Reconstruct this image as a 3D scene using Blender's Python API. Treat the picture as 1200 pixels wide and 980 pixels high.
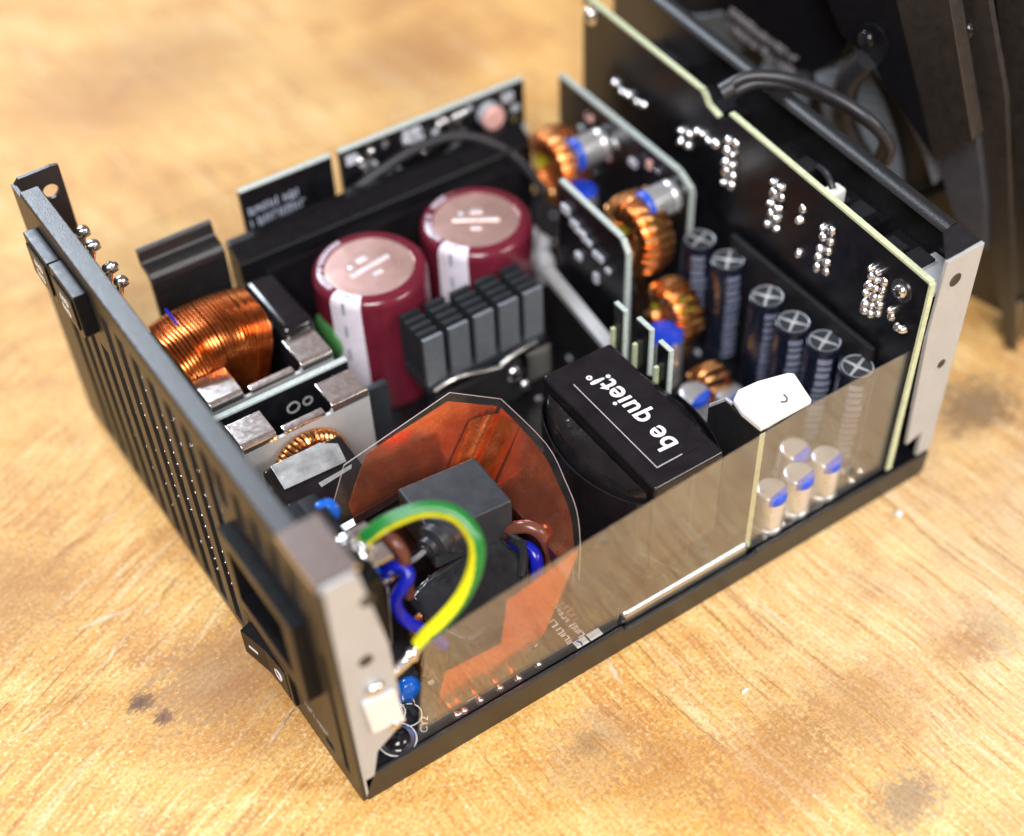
import bpy, bmesh, math, random
from mathutils import Vector, Matrix
random.seed(7)
PI = math.pi
MM = 0.001
D = bpy.data
for o in list(D.objects):
    D.objects.remove(o)
scene = bpy.context.scene
COL = scene.collection

# ------------------------------------------------------------------ camera, light, exposure
cam = D.cameras.new("camera")
camo = D.objects.new("camera", cam)
COL.objects.link(camo)
camo.location = (-0.05614, -0.16037, 0.29308)
az, el, roll = 0.960839, -0.866241, -0.00582
F = Vector((math.cos(el)*math.cos(az), math.cos(el)*math.sin(az), math.sin(el)))
R = F.cross(Vector((0, 0, 1))).normalized()
U = R.cross(F)
R2 = math.cos(roll)*R + math.sin(roll)*U
U2 = R2.cross(F)
camo.rotation_euler = Matrix((R2, U2, -F)).transposed().to_euler()
cam.sensor_width = 36
cam.lens = 1731.52/1200*36
cam.shift_x = -0.05445
cam.shift_y = 0.08998
cam.clip_start = 0.01
cam.clip_end = 20
cam.dof.use_dof = True
cam.dof.focus_distance = 0.343
cam.dof.aperture_fstop = 4.4
scene.camera = camo

w = D.worlds.new("World")
scene.world = w
w.use_nodes = True
w.node_tree.nodes["Background"].inputs[0].default_value = (0.60, 0.43, 0.40, 1)
w.node_tree.nodes["Background"].inputs[1].default_value = 0.33

def area_light(name, loc, target, sx, sy, power, color):
    l = D.lights.new(name, 'AREA')
    l.shape = 'RECTANGLE'; l.size = sx; l.size_y = sy; l.energy = power; l.color = color
    o = D.objects.new(name, l); COL.objects.link(o)
    o.location = loc
    o.rotation_euler = (Vector(target)-Vector(loc)).to_track_quat('-Z', 'Y').to_euler()
    return o
area_light("softbox_light", (-0.30, -0.50, 0.85), (0.08, 0.08, 0.0), 0.42, 0.52, 15.6, (1.0, 0.98, 0.96))
area_light("window_light", (0.03, 1.22, 0.90), (0.02, 0.10, 0.05), 0.42, 0.30, 20.0, (0.78, 0.88, 1.0))
area_light("side_softbox_light", (0.66, -0.84, 0.66), (0.08, 0.06, 0.03), 0.45, 0.30, 8.5, (1.0, 0.98, 0.95))

scene.view_settings.view_transform = 'Standard'
scene.view_settings.look = 'None'
scene.view_settings.exposure = 0.0
scene.view_settings.gamma = 1.0
scene.render.engine = 'CYCLES'
scene.cycles.max_bounces = 10
scene.cycles.transparent_max_bounces = 24

# ------------------------------------------------------------------ materials
class N:
    """small node builder"""
    def __init__(s, name):
        s.m = D.materials.new(name); s.m.use_nodes = True
        s.t = s.m.node_tree; s.t.nodes.clear()
        s.out = s.t.nodes.new('ShaderNodeOutputMaterial')
    def n(s, typ, **kw):
        nd = s.t.nodes.new(typ)
        for k, v in kw.items():
            if k in ('operation', 'blend_type', 'data_type', 'interpolation_type', 'wave_type', 'bands_direction', 'feature', 'noise_dimensions', 'wave_profile', 'distribution', 'vector_type'):
                setattr(nd, k, v)
            else:
                nd.inputs[k.replace('_', ' ')].default_value = v
        return nd
    def l(s, a, b):
        s.t.links.new(a, b)
    def coord(s):
        return s.n('ShaderNodeTexCoord').outputs['Object']
    def noise(s, scale, detail=4, rough=.5, vec=None, dist=0.0):
        nd = s.n('ShaderNodeTexNoise', Scale=scale, Detail=detail, Roughness=rough, Distortion=dist)
        s.l(vec if vec is not None else s.coord(), nd.inputs['Vector'])
        return nd.outputs['Fac']
    def mp(s, vec, scale=(1, 1, 1), rot=(0, 0, 0), loc=(0, 0, 0)):
        nd = s.n('ShaderNodeMapping'); nd.inputs['Scale'].default_value = scale
        nd.inputs['Rotation'].default_value = rot; nd.inputs['Location'].default_value = loc
        s.l(vec, nd.inputs['Vector']); return nd.outputs[0]
    def ramp(s, fac, stops):
        nd = s.n('ShaderNodeValToRGB')
        e = nd.color_ramp.elements
        while len(e) < len(stops): e.new(0.5)
        for i, (p, c) in enumerate(stops):
            e[i].position = p; e[i].color = (c, c, c, 1) if isinstance(c, (int, float)) else (*c, 1)
        s.l(fac, nd.inputs[0]); return nd.outputs[0]
    def math(s, op, a, b=None, c=None, clamp=False):
        nd = s.t.nodes.new('ShaderNodeMath'); nd.operation = op; nd.use_clamp = clamp
        for i, v in enumerate((a, b, c)):
            if v is None: continue
            if isinstance(v, (int, float)): nd.inputs[i].default_value = v
            else: s.l(v, nd.inputs[i])
        return nd.outputs[0]
    def mix(s, fac, a, b, blend='MIX'):
        nd = s.t.nodes.new('ShaderNodeMix'); nd.data_type = 'RGBA'; nd.blend_type = blend
        for i, v in ((0, fac), (6, a), (7, b)):
            if isinstance(v, (int, float)): nd.inputs[i].default_value = v
            elif isinstance(v, tuple): nd.inputs[i].default_value = (*v, 1)
            else: s.l(v, nd.inputs[i])
        return nd.outputs[2]
    def bump(s, h, strength=.3, dist=.0002):
        nd = s.n('ShaderNodeBump', Strength=strength, Distance=dist)
        s.l(h, nd.inputs['Height']); return nd.outputs[0]
    def pr(s, base=None, rough=.5, metal=0.0, normal=None, **kw):
        p = s.t.nodes.new('ShaderNodeBsdfPrincipled')
        for k, v in (('Base Color', base), ('Roughness', rough), ('Metallic', metal)):
            if v is None: continue
            if isinstance(v, (int, float)): p.inputs[k].default_value = v
            elif isinstance(v, tuple): p.inputs[k].default_value = (*v, 1)
            else: s.l(v, p.inputs[k])
        if normal is not None: s.l(normal, p.inputs['Normal'])
        for k, v in kw.items(): p.inputs[k.replace('_', ' ')].default_value = v
        s.l(p.outputs[0], s.out.inputs[0]); return p

MAT = {}
def simple(name, base, rough=.5, metal=0.0, var=.25, vscale=400., bump=0.0, bscale=3000., bdist=.0001, dust=0.0, rvar=.1, **kw):
    b = N(name)
    c = b.coord()
    f = b.noise(vscale, 4, .6, c)
    lo = tuple(max(0, x*(1-var)) for x in base); hi = tuple(min(1, x*(1+var)) for x in base)
    col = b.mix(b.ramp(f, [(.3, 0.0), (.7, 1.0)]), lo, hi)
    ro = b.math('MULTIPLY_ADD', f, rvar*2, rough-rvar, clamp=True)
    if dust:
        d = b.n('ShaderNodeTexVoronoi', Scale=650.0)
        b.l(c, d.inputs['Vector'])
        sp = b.math('LESS_THAN', d.outputs['Distance'], dust)
        g = b.math('GREATER_THAN', b.noise(90, 3, .6, c), .52)
        sp = b.math('MULTIPLY', sp, g)
        col = b.mix(sp, col, (.38, .36, .34))
        ro = b.math('ADD', ro, b.math('MULTIPLY', sp, .5), clamp=True)
        metal_in = metal
    nm = None
    if bump:
        nm = b.bump(b.noise(bscale, 3, .6, c), bump, bdist)
    b.pr(col, ro, metal, nm, **kw)
    MAT[name] = b.m
    return b.m

simple('black_powder_coat', (.0065, .0063, .0075), .42, Specular_IOR_Level=.9, bump=.9, bscale=2200, bdist=.00012, dust=.02, rvar=.06)
simple('bare_steel', (.62, .61, .58), .34, 1.0, var=.06, vscale=150, bump=.05, rvar=.05)
simple('zinc_flange', (.44, .45, .46), .45, .22, var=.05, vscale=150, bump=.05, rvar=.05)
simple('lug_zinc', (.80, .81, .84), .35, .25, var=.05)
simple('tin_plate', (.86, .80, .76), .16, .95, var=.08, vscale=900, bump=.07, bscale=1400, rvar=.08)
simple('solder', (.82, .82, .83), .22, 1.0, var=.1, vscale=1200, bump=.3, bscale=900, rvar=.1)
simple('grey_anodised', (.05, .058, .07), .42, .55, var=.12, vscale=500, bump=.1)
simple('fin_shaded', (.028, .031, .037), .40, .3, var=.12, vscale=500, bump=.1)  # rear fin rows: shade of the narrow gaps put into the colour
simple('foil_glint_silver', (.56, .58, .58), .24, .6, var=.35, vscale=160, bump=.3, bscale=120, bdist=.0006)
simple('circuit_black', (.005, .005, .007), .32, var=.5, vscale=300, bump=.12, bscale=500, dust=.02)
simple('board_edge', (.50, .55, .36), .6, var=.15, vscale=900)
simple('board_edge_pale', (.40, .46, .44), .5, var=.15, vscale=900)
simple('black_gloss', (.010, .009, .011), .10, var=.3, vscale=200, dust=.028, rvar=.04, bump=.05, bscale=260, bdist=.0004)
simple('black_tape', (.010, .009, .010), .14, var=.3, vscale=200, dust=.028, rvar=.05, bump=.5, bscale=210, bdist=.0006)
simple('black_plastic', (.006, .006, .0075), .32, Specular_IOR_Level=.22, var=.2, vscale=500, dust=.02, bump=.12, bscale=2500)
simple('matte_black', (.010, .010, .012), .55, Specular_IOR_Level=.3, var=.2, vscale=500, dust=.02, bump=.2, bscale=2500)
simple('grey_rubber', (.026, .028, .034), .40, var=.15, vscale=300, dust=.025, bump=.15, bscale=900)
simple('shrink_film', (.020, .021, .025), .22, var=.3, vscale=240, dust=.02, bump=.7, bscale=160, bdist=.0008)
simple('maroon_sleeve', (.125, .012, .026), .18, var=.12, vscale=200, rvar=.05)
simple('sleeve_print', (.70, .66, .76), .5, var=.06)
simple('can_aluminium', (.80, .52, .46), .30, .85, var=.03, vscale=120, bump=.02)
simple('can_bright', (.82, .83, .86), .34, .7, var=.08, vscale=900, bump=.08)
simple('dark_sleeve', (.007, .009, .020), .26, var=.2, vscale=300)
simple('sleeve_grey_print', (.17, .19, .28), .45, var=.1)
simple('polymer_can', (.74, .74, .76), .30, .75, var=.06)
simple('blue_mark', (.015, .075, .55), .35, var=.1)
simple('blue_epoxy', (.010, .13, .62), .16, var=.12, vscale=300, bump=.15, bscale=300)
simple('bright_blue', (.008, .045, .48), .25, var=.1)
simple('yellow_core', (.48, .44, .03), .45, var=.2)
simple('green_epoxy', (.06, .20, .06), .35, var=.15)
simple('wire_green', (.012, .17, .028), .28, var=.08, rvar=.04)
simple('wire_yellow', (.72, .68, .012), .28, var=.05, rvar=.04)
simple('wire_blue', (.006, .012, .36), .24, var=.1, rvar=.04)
simple('wire_brown', (.13, .042, .026), .26, var=.1, rvar=.04)
simple('wire_black', (.020, .020, .024), .42, var=.15)
simple('wire_grey', (.18, .19, .20), .4, var=.1)
simple('white_print', (.82, .82, .82), .5, var=.03)
simple('thin_print', (.42, .40, .44), .5, var=.1)
simple('faint_print', (.30, .33, .42), .5, var=.2)
simple('white_foam', (.70, .70, .69), .75, var=.03, vscale=300, bump=.3, bscale=700)
simple('ink_black', (.02, .02, .03), .5)
simple('ink_blue', (.02, .03, .45), .5)
simple('silicone_white', (.42, .42, .44), .5, var=.2, vscale=300, bump=.4, bscale=300)
simple('chip_black', (.02, .02, .022), .4)
simple('chip_pale', (.46, .48, .54), .4, var=.2)
simple('chip_pink', (.62, .35, .32), .4, var=.2)
simple('fan_black', (.006, .006, .0085), .38, Specular_IOR_Level=.25, var=.2, bump=.1)
simple('housing_grey', (.045, .045, .055), .45, var=.15)
simple('cover_coat', (.022, .018, .016), .36, Specular_IOR_Level=.9, bump=.6, bscale=1700, bdist=.00014, dust=.02, rvar=.05)

def copper_wire(name, c0, c1, rough):
    b = N(name); f = b.noise(500, 3, .5)
    col = b.mix(b.ramp(f, [(.35, 0.), (.7, 1.)]), c0, c1)
    b.pr(col, rough, 1.0); MAT[name] = b.m
copper_wire('enamelled_copper', (.52, .14, .035), (.72, .25, .07), .26)
copper_wire('bright_copper', (.80, .36, .13), (.90, .46, .20), .30)

def foil():
    b = N('copper_foil'); c = b.coord()
    f = b.noise(260, 6, .65, c); g = b.noise(70, 3, .5, c)
    v = b.n('ShaderNodeTexVoronoi', Scale=1100.0); b.l(c, v.inputs['Vector'])
    spots = b.math('MULTIPLY', b.math('LESS_THAN', v.outputs['Distance'], .26), b.math('GREATER_THAN', b.noise(110, 4, .6, c), .50))
    col = b.mix(b.ramp(f, [(.34, 0.), (.66, 1.)]), (.72, .155, .045), (.88, .24, .075))
    col = b.mix(b.math('MULTIPLY', spots, .6), col, (.88, .48, .34))
    rip = b.n('ShaderNodeTexWave', Scale=38.0, Distortion=5.0, Detail=2.0); b.l(c, rip.inputs['Vector'])
    h = b.math('ADD', b.math('MULTIPLY', g, 1.0), b.math('MULTIPLY', rip.outputs['Fac'], .30))
    wav = b.noise(34, 2, .5, c)
    h = b.math('ADD', b.math('MULTIPLY', h, .35), b.math('MULTIPLY', wav, 3.0))
    rough = b.math('MULTIPLY_ADD', f, .20, .09)
    b.pr(col, rough, .95, b.bump(h, .30, .0012)); MAT['copper_foil'] = b.m
foil()

def clear(name, ior, tint, haze):
    b = N(name); c = b.coord()
    geo = b.n('ShaderNodeNewGeometry')
    fr = b.n('ShaderNodeFresnel')
    b.l(b.math('MULTIPLY_ADD', geo.outputs['Backfacing'], 1/ior-ior, ior), fr.inputs['IOR'])
    tr = b.n('ShaderNodeBsdfTransparent'); tr.inputs[0].default_value = (*tint, 1)
    gl = b.n('ShaderNodeBsdfGlossy', Roughness=.06); gl.inputs[0].default_value = (1, 1, 1, 1)
    nm = b.bump(b.noise(22, 2, .5, c), .12, .002); b.l(nm, gl.inputs['Normal'])
    mx = b.n('ShaderNodeMixShader'); b.l(fr.outputs[0], mx.inputs[0]); b.l(tr.outputs[0], mx.inputs[1]); b.l(gl.outputs[0], mx.inputs[2])
    df = b.n('ShaderNodeBsdfDiffuse'); df.inputs[0].default_value = (.75, .73, .70, 1)
    sc = b.noise(220, 5, .7, b.mp(c, (1, 1, .25)))
    hz = b.math('ADD', b.math('MULTIPLY', b.ramp(sc, [(.66, 0.), (.78, 1.)]), haze*2.5), haze)
    m2 = b.n('ShaderNodeMixShader'); b.l(hz, m2.inputs[0]); b.l(mx.outputs[0], m2.inputs[1]); b.l(df.outputs[0], m2.inputs[2])
    b.l(m2.outputs[0], b.out.inputs[0]); MAT[name] = b.m
clear('clear_film', 1.88, (.97, .96, .93), .03)
clear('clear_film_thin', 1.32, (.99, .985, .97), .006)

simple('film_edge', (.42, .33, .32), .25, var=.1)
def ribbed(name, base, scale, axis):
    b = N(name); c = b.coord()
    wv = b.n('ShaderNodeTexWave', Scale=scale, wave_type='BANDS', bands_direction=axis); b.l(c, wv.inputs['Vector'])
    col = b.mix(wv.outputs['Fac'], tuple(x*.75 for x in base), base)
    b.pr(col, .42, .0, b.bump(wv.outputs['Fac'], .6, .0003)); MAT[name] = b.m
ribbed('ribbed_blade', (.17, .20, .235), 120, 'Z')
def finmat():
    b = N('ribbed_fin_lit'); c = b.coord()
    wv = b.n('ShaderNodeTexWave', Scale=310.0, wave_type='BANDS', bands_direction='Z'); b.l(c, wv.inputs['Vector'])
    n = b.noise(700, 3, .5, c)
    b.pr(b.mix(n, (.16, .178, .20), (.25, .272, .305)), .38, .6, b.bump(wv.outputs['Fac'], .5, .0002)); MAT['ribbed_fin_lit'] = b.m
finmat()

def wood():
    b = N('worn_wood'); c = b.coord()
    sepc = b.n('ShaderNodeSeparateXYZ'); b.l(c, sepc.inputs[0])
    # growth rings of a sawn slab, centred far behind the object
    wob = b.noise(5.0, 4, .55, c)
    vm = b.n('ShaderNodeVectorMath', operation='DISTANCE')
    b.l(c, vm.inputs[0]); vm.inputs[1].default_value = (.16, .46, 0)
    d = b.math('ADD', vm.outputs['Value'], b.math('MULTIPLY', wob, .10))
    ring = b.t.nodes.new('ShaderNodeTexNoise')
    ring.noise_dimensions = '1D'; ring.inputs['Scale'].default_value = 75; ring.inputs['Detail'].default_value = 6; ring.inputs['Roughness'].default_value = .7
    b.l(d, ring.inputs['W'])
    # saw and sanding marks: along y on the right, across on the left and in patches
    wv = b.n('ShaderNodeVectorMath', operation='ADD'); b.l(c, wv.inputs[0])
    wn = b.n('ShaderNodeTexNoise', Scale=14.0, Detail=2.0); b.l(c, wn.inputs['Vector'])
    ws = b.n('ShaderNodeVectorMath', operation='SCALE'); b.l(wn.outputs['Color'], ws.inputs[0]); ws.inputs['Scale'].default_value = .009
    b.l(ws.outputs[0], wv.inputs[1]); cw0 = wv.outputs[0]
    s1 = b.noise(1.0, 6, .72, b.mp(b.mp(cw0, (1, 1, 1), (0, 0, math.radians(-4))), (900, 42, 1)))
    s2 = b.noise(1.0, 6, .72, b.mp(b.mp(cw0, (1, 1, 1), (0, 0, math.radians(-24))), (48, 820, 1)))
    pm = b.math('ADD', b.math('MULTIPLY', sepc.outputs[0], 5.0), b.noise(11, 3, .5, c))
    patch = b.ramp(pm, [(.46, 0.), (.72, 1.)])
    saw = b.math('ADD', b.math('MULTIPLY', s1, patch), b.math('MULTIPLY', s2, b.math('SUBTRACT', 1.0, patch)))
    big = b.noise(13, 5, .6, c)
    mid = b.noise(60, 7, .7, c, .8)
    fine = b.noise(1050, 2, .6, c)
    fine2 = b.noise(2300, 2, .6, c)
    pores = b.noise(480, 5, .8, c)
    t = b.math('ADD', b.math('MULTIPLY', ring.outputs['Fac'], .16), b.math('MULTIPLY', big, .24))
    t = b.math('ADD', t, b.math('MULTIPLY', mid, .26))
    t = b.math('ADD', t, b.math('MULTIPLY', saw, .34))
    col = b.ramp(t, [(.38, (.34, .145, .038)), (.44, (.54, .270, .066)), (.49, (.69, .39, .105)), (.55, (.77, .50, .175)), (.62, (.83, .63, .31))])
    # coarse torn fibre streaks
    c1 = b.noise(1.0, 5, .6, b.mp(b.mp(cw0, (1, 1, 1), (0, 0, math.radians(-8))), (270, 11, 1)))
    c2 = b.noise(1.0, 5, .6, b.mp(b.mp(cw0, (1, 1, 1), (0, 0, math.radians(-27))), (12, 250, 1)))
    cs = b.math('ADD', b.math('MULTIPLY', c1, patch), b.math('MULTIPLY', c2, b.math('SUBTRACT', 1.0, patch)))
    where = b.ramp(b.noise(19, 4, .6, c, .7), [(.40, .15), (.60, 1.)])
    col = b.mix(b.math('MULTIPLY', b.ramp(cs, [(.34, .75), (.47, 0.)]), where), col, (.46, .21, .055))
    col = b.mix(b.math('MULTIPLY', b.ramp(cs, [(.55, 0.), (.68, .65)]), where), col, (.86, .70, .44))
    # orange brown blooms
    blo = b.math('MULTIPLY', b.ramp(b.noise(24, 5, .65, c, 1.2), [(.50, 0.), (.66, .7)]), b.ramp(saw, [(.38, 1.), (.58, .25)]))
    col = b.mix(blo, col, (.50, .225, .06))
    gre = b.math('MULTIPLY', b.ramp(b.noise(31, 5, .7, b.mp(c, (1, 1, 1), (0, 0, 0), (.7, .3, 0)), 1.0), [(.56, 0.), (.72, .5)]), b.ramp(pores, [(.40, 1.), (.6, .2)]))
    col = b.mix(gre, col, (.33, .225, .15))
    # sandy grain: dark and pale flecks
    col = b.mix(b.ramp(fine, [(.36, .50), (.48, 0.)]), col, (.34, .16, .06))
    col = b.mix(b.ramp(saw, [(.33, .60), (.43, 0.)]), col, (.26, .12, .045))
    col = b.mix(b.ramp(saw, [(.58, 0.), (.68, .55)]), col, (.88, .74, .50))
    col = b.mix(b.ramp(fine2, [(.36, .40), (.48, 0.)]), col, (.30, .17, .08))
    col = b.mix(b.ramp(fine, [(.57, 0.), (.70, .55)]), col, (.90, .77, .54))
    col = b.mix(b.ramp(pores, [(.58, 0.), (.72, .40)]), col, (.86, .72, .48))
    col = b.mix(b.ramp(pores, [(.28, .45), (.40, 0.)]), col, (.24, .13, .07))
    # bleached, worn zone towards the right edge
    vb = b.n('ShaderNodeVectorMath', operation='DISTANCE'); b.l(c, vb.inputs[0]); vb.inputs[1].default_value = (.165, -.045, 0)
    bl = b.math('MULTIPLY', b.ramp(b.math('ADD', vb.outputs['Value'], b.math('MULTIPLY', mid, .06)), [(.05, .55), (.13, 0.)]), b.ramp(saw, [(.38, .2), (.56, 1.)]))
    col = b.mix(bl, col, (.74, .65, .47))
    def stain(x, y, r, sx, ang, amount, colr):
        m = b.mp(c, (1, 1, 1), (0, 0, 0), (-x, -y, 0))
        m = b.mp(m, (1/(r*sx), 1/r, 0), (0, 0, ang))
        ln = b.n('ShaderNodeVectorMath', operation='LENGTH'); b.l(m, ln.inputs[0])
        k = b.math('SUBTRACT', 1.0, ln.outputs['Value'], clamp=True)
        g = b.math('ADD', b.math('MULTIPLY', mid, .30), b.math('ADD', b.math('MULTIPLY', saw, .55), b.math('MULTIPLY', pores, .45)))
        g = b.math('ADD', g, b.math('MULTIPLY', k, .22))
        return b.math('MULTIPLY', b.ramp(g, [(.70, 0.), (.80, amount)]), b.math('MULTIPLY', k, 3.0, clamp=True)), colr
    for st in STAINS:
        k, cc = stain(*st); col = b.mix(k, col, cc)
    crack_h = None
    dist = b.n('ShaderNodeTexNoise', Scale=160.0, Detail=5.0, Roughness=.7); b.l(c, dist.inputs['Vector'])
    dv = b.n('ShaderNodeVectorMath', operation='SUBTRACT'); b.l(dist.outputs['Color'], dv.inputs[0]); dv.inputs[1].default_value = (.5, .5, .5)
    dsc = b.n('ShaderNodeVectorMath', operation='SCALE'); b.l(dv.outputs[0], dsc.inputs[0]); dsc.inputs['Scale'].default_value = .003
    cw = b.n('ShaderNodeVectorMath', operation='ADD'); b.l(c, cw.inputs[0]); b.l(dsc.outputs[0], cw.inputs[1])
    sep = b.n('ShaderNodeSeparateXYZ'); b.l(cw.outputs[0], sep.inputs[0])
    X, Y = sep.outputs[0], sep.outputs[1]
    def seg(x0, y0, x1, y1, wd):
        L = math.hypot(x1-x0, y1-y0); ux, uy = (x1-x0)/L, (y1-y0)/L
        dx = b.math('SUBTRACT', X, x0); dy = b.math('SUBTRACT', Y, y0)
        al = b.math('ADD', b.math('MULTIPLY', dx, ux), b.math('MULTIPLY', dy, uy))
        pe = b.math('ABSOLUTE', b.math('ADD', b.math('MULTIPLY', dx, -uy), b.math('MULTIPLY', dy, ux)))
        mid_ = b.math('ABSOLUTE', b.math('SUBTRACT', al, L/2))
        wv_ = b.math('MULTIPLY_ADD', mid_, -2*wd/L, wd*1.15)
        return b.math('SUBTRACT', 1.0, b.math('DIVIDE', pe, b.math('MAXIMUM', wv_, 1e-6)), clamp=True)
    for (x0, y0, x1, y1, wd, cc) in CRACKS:
        k = seg(x0, y0, x1, y1, wd)
        ks = b.math('MULTIPLY', b.math('MULTIPLY', k, 1.4, clamp=True), b.ramp(pores, [(.3, 1.), (.65, .35)]))
        col = b.mix(b.math('MULTIPLY', ks, .75), col, cc)
        crack_h = k if crack_h is None else b.math('MAXIMUM', crack_h, k)
    h = b.math('ADD', b.math('MULTIPLY', saw, 1.0), b.math('MULTIPLY', fine, .7))
    h = b.math('SUBTRACT', h, b.math('MULTIPLY', crack_h, .8))
    rough = b.math('MULTIPLY_ADD', mid, .25, .36)
    b.pr(col, rough, 0.0, b.bump(h, .7, .0004), Specular_IOR_Level=.3); MAT['worn_wood'] = b.m
DK = (.085, .055, .045); BR = (.34, .15, .05); GR = (.12, .105, .11); PL = (.80, .70, .56)
STAINS = [(.0999, -.0692, .010, 1.5, .5, .55, GR), (.1469, -.0467, .012, 1.0, .9, .45, (.26, .17, .11)), (.1385, -.046, .010, 1.3, .8, .55, BR), (.109, -.046, .020, 1.2, .8, .45, BR),
          (-.0292, .0535, .0034, 1.5, .3, 1.0, DK), (-.0268, .0466, .0030, 1.3, .3, 1.0, DK), (-.0046, .0428, .030, 1.5, .7, .5, BR), (-.012, .050, .020, 1.3, .7, .35, (.26, .17, .11)),
          (.0505, -.0191, .016, 1.3, .3, .4, (.30, .19, .12)), (.0606, -.033, .016, 1.2, .3, .5, BR), (.0502, -.0161, .005, 1.2, .3, .3, DK), (.0794, -.045, .020, 1.4, .2, .55, BR),
          (.164, .246, .030, 1.5, .5, .6, BR), (.0738, .289, .04, 1.6, .5, .4, BR), (.19, .30, .04, 1.3, .2, .5, BR), (.20, .01, .015, 1.5, .2, .7, DK), (.215, -.012, .02, 1.4, .2, .6, BR), (-.045, .10, .025, 1.4, .3, .5, BR)]
CRACKS = [(-.0609, .0607, -.0442, .063, .0006, PL), (-.0442, .063, -.0373, .0651, .0007, BR), (-.0373, .0651, -.0199, .076, .0006, PL), (-.0199, .076, -.0124, .0784, .0007, PL), (-.0124, .0784, -.0060, .0827, .0009, BR),
          (-.0297, .1062, -.0172, .109, .0008, BR), (-.0172, .109, -.008, .112, .0006, PL), (-.0351, .0824, -.0181, .0799, .0010, PL), (-.0006, .031, -.006, .0285, .0006, (.16, .09, .05)), (-.005, .029, -.0107, .0256, .0006, PL),
          (.1564, -.0021, .1575, -.0310, .0008, (.42, .22, .07)), (.1054, -.0094, .1064, -.0226, .0007, (.46, .25, .09)), (.1075, -.006, .1095, -.022, .0007, PL), (.0722, -.0164, .0745, -.0342, .0005, (.34, .16, .06)), (.0672, .0008, .0658, -.0089, .0009, (.72, .68, .62))]
wood()

# ------------------------------------------------------------------ mesh helpers (all lengths in millimetres)
ORIGIN = {}
def tag(o, label=None, cat=None, group=None, kind=None):
    if label: o['label'] = label
    if cat: o['category'] = cat
    if group: o['group'] = group
    if kind: o['kind'] = kind
    return o
def thing(name, label, cat, loc=(0, 0, 0), group=None):
    o = D.objects.new(name, None); o.empty_display_size = .005
    COL.objects.link(o); o.location = [v*MM for v in loc]
    ORIGIN[o] = Vector(loc)
    return tag(o, label, cat, group)

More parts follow.
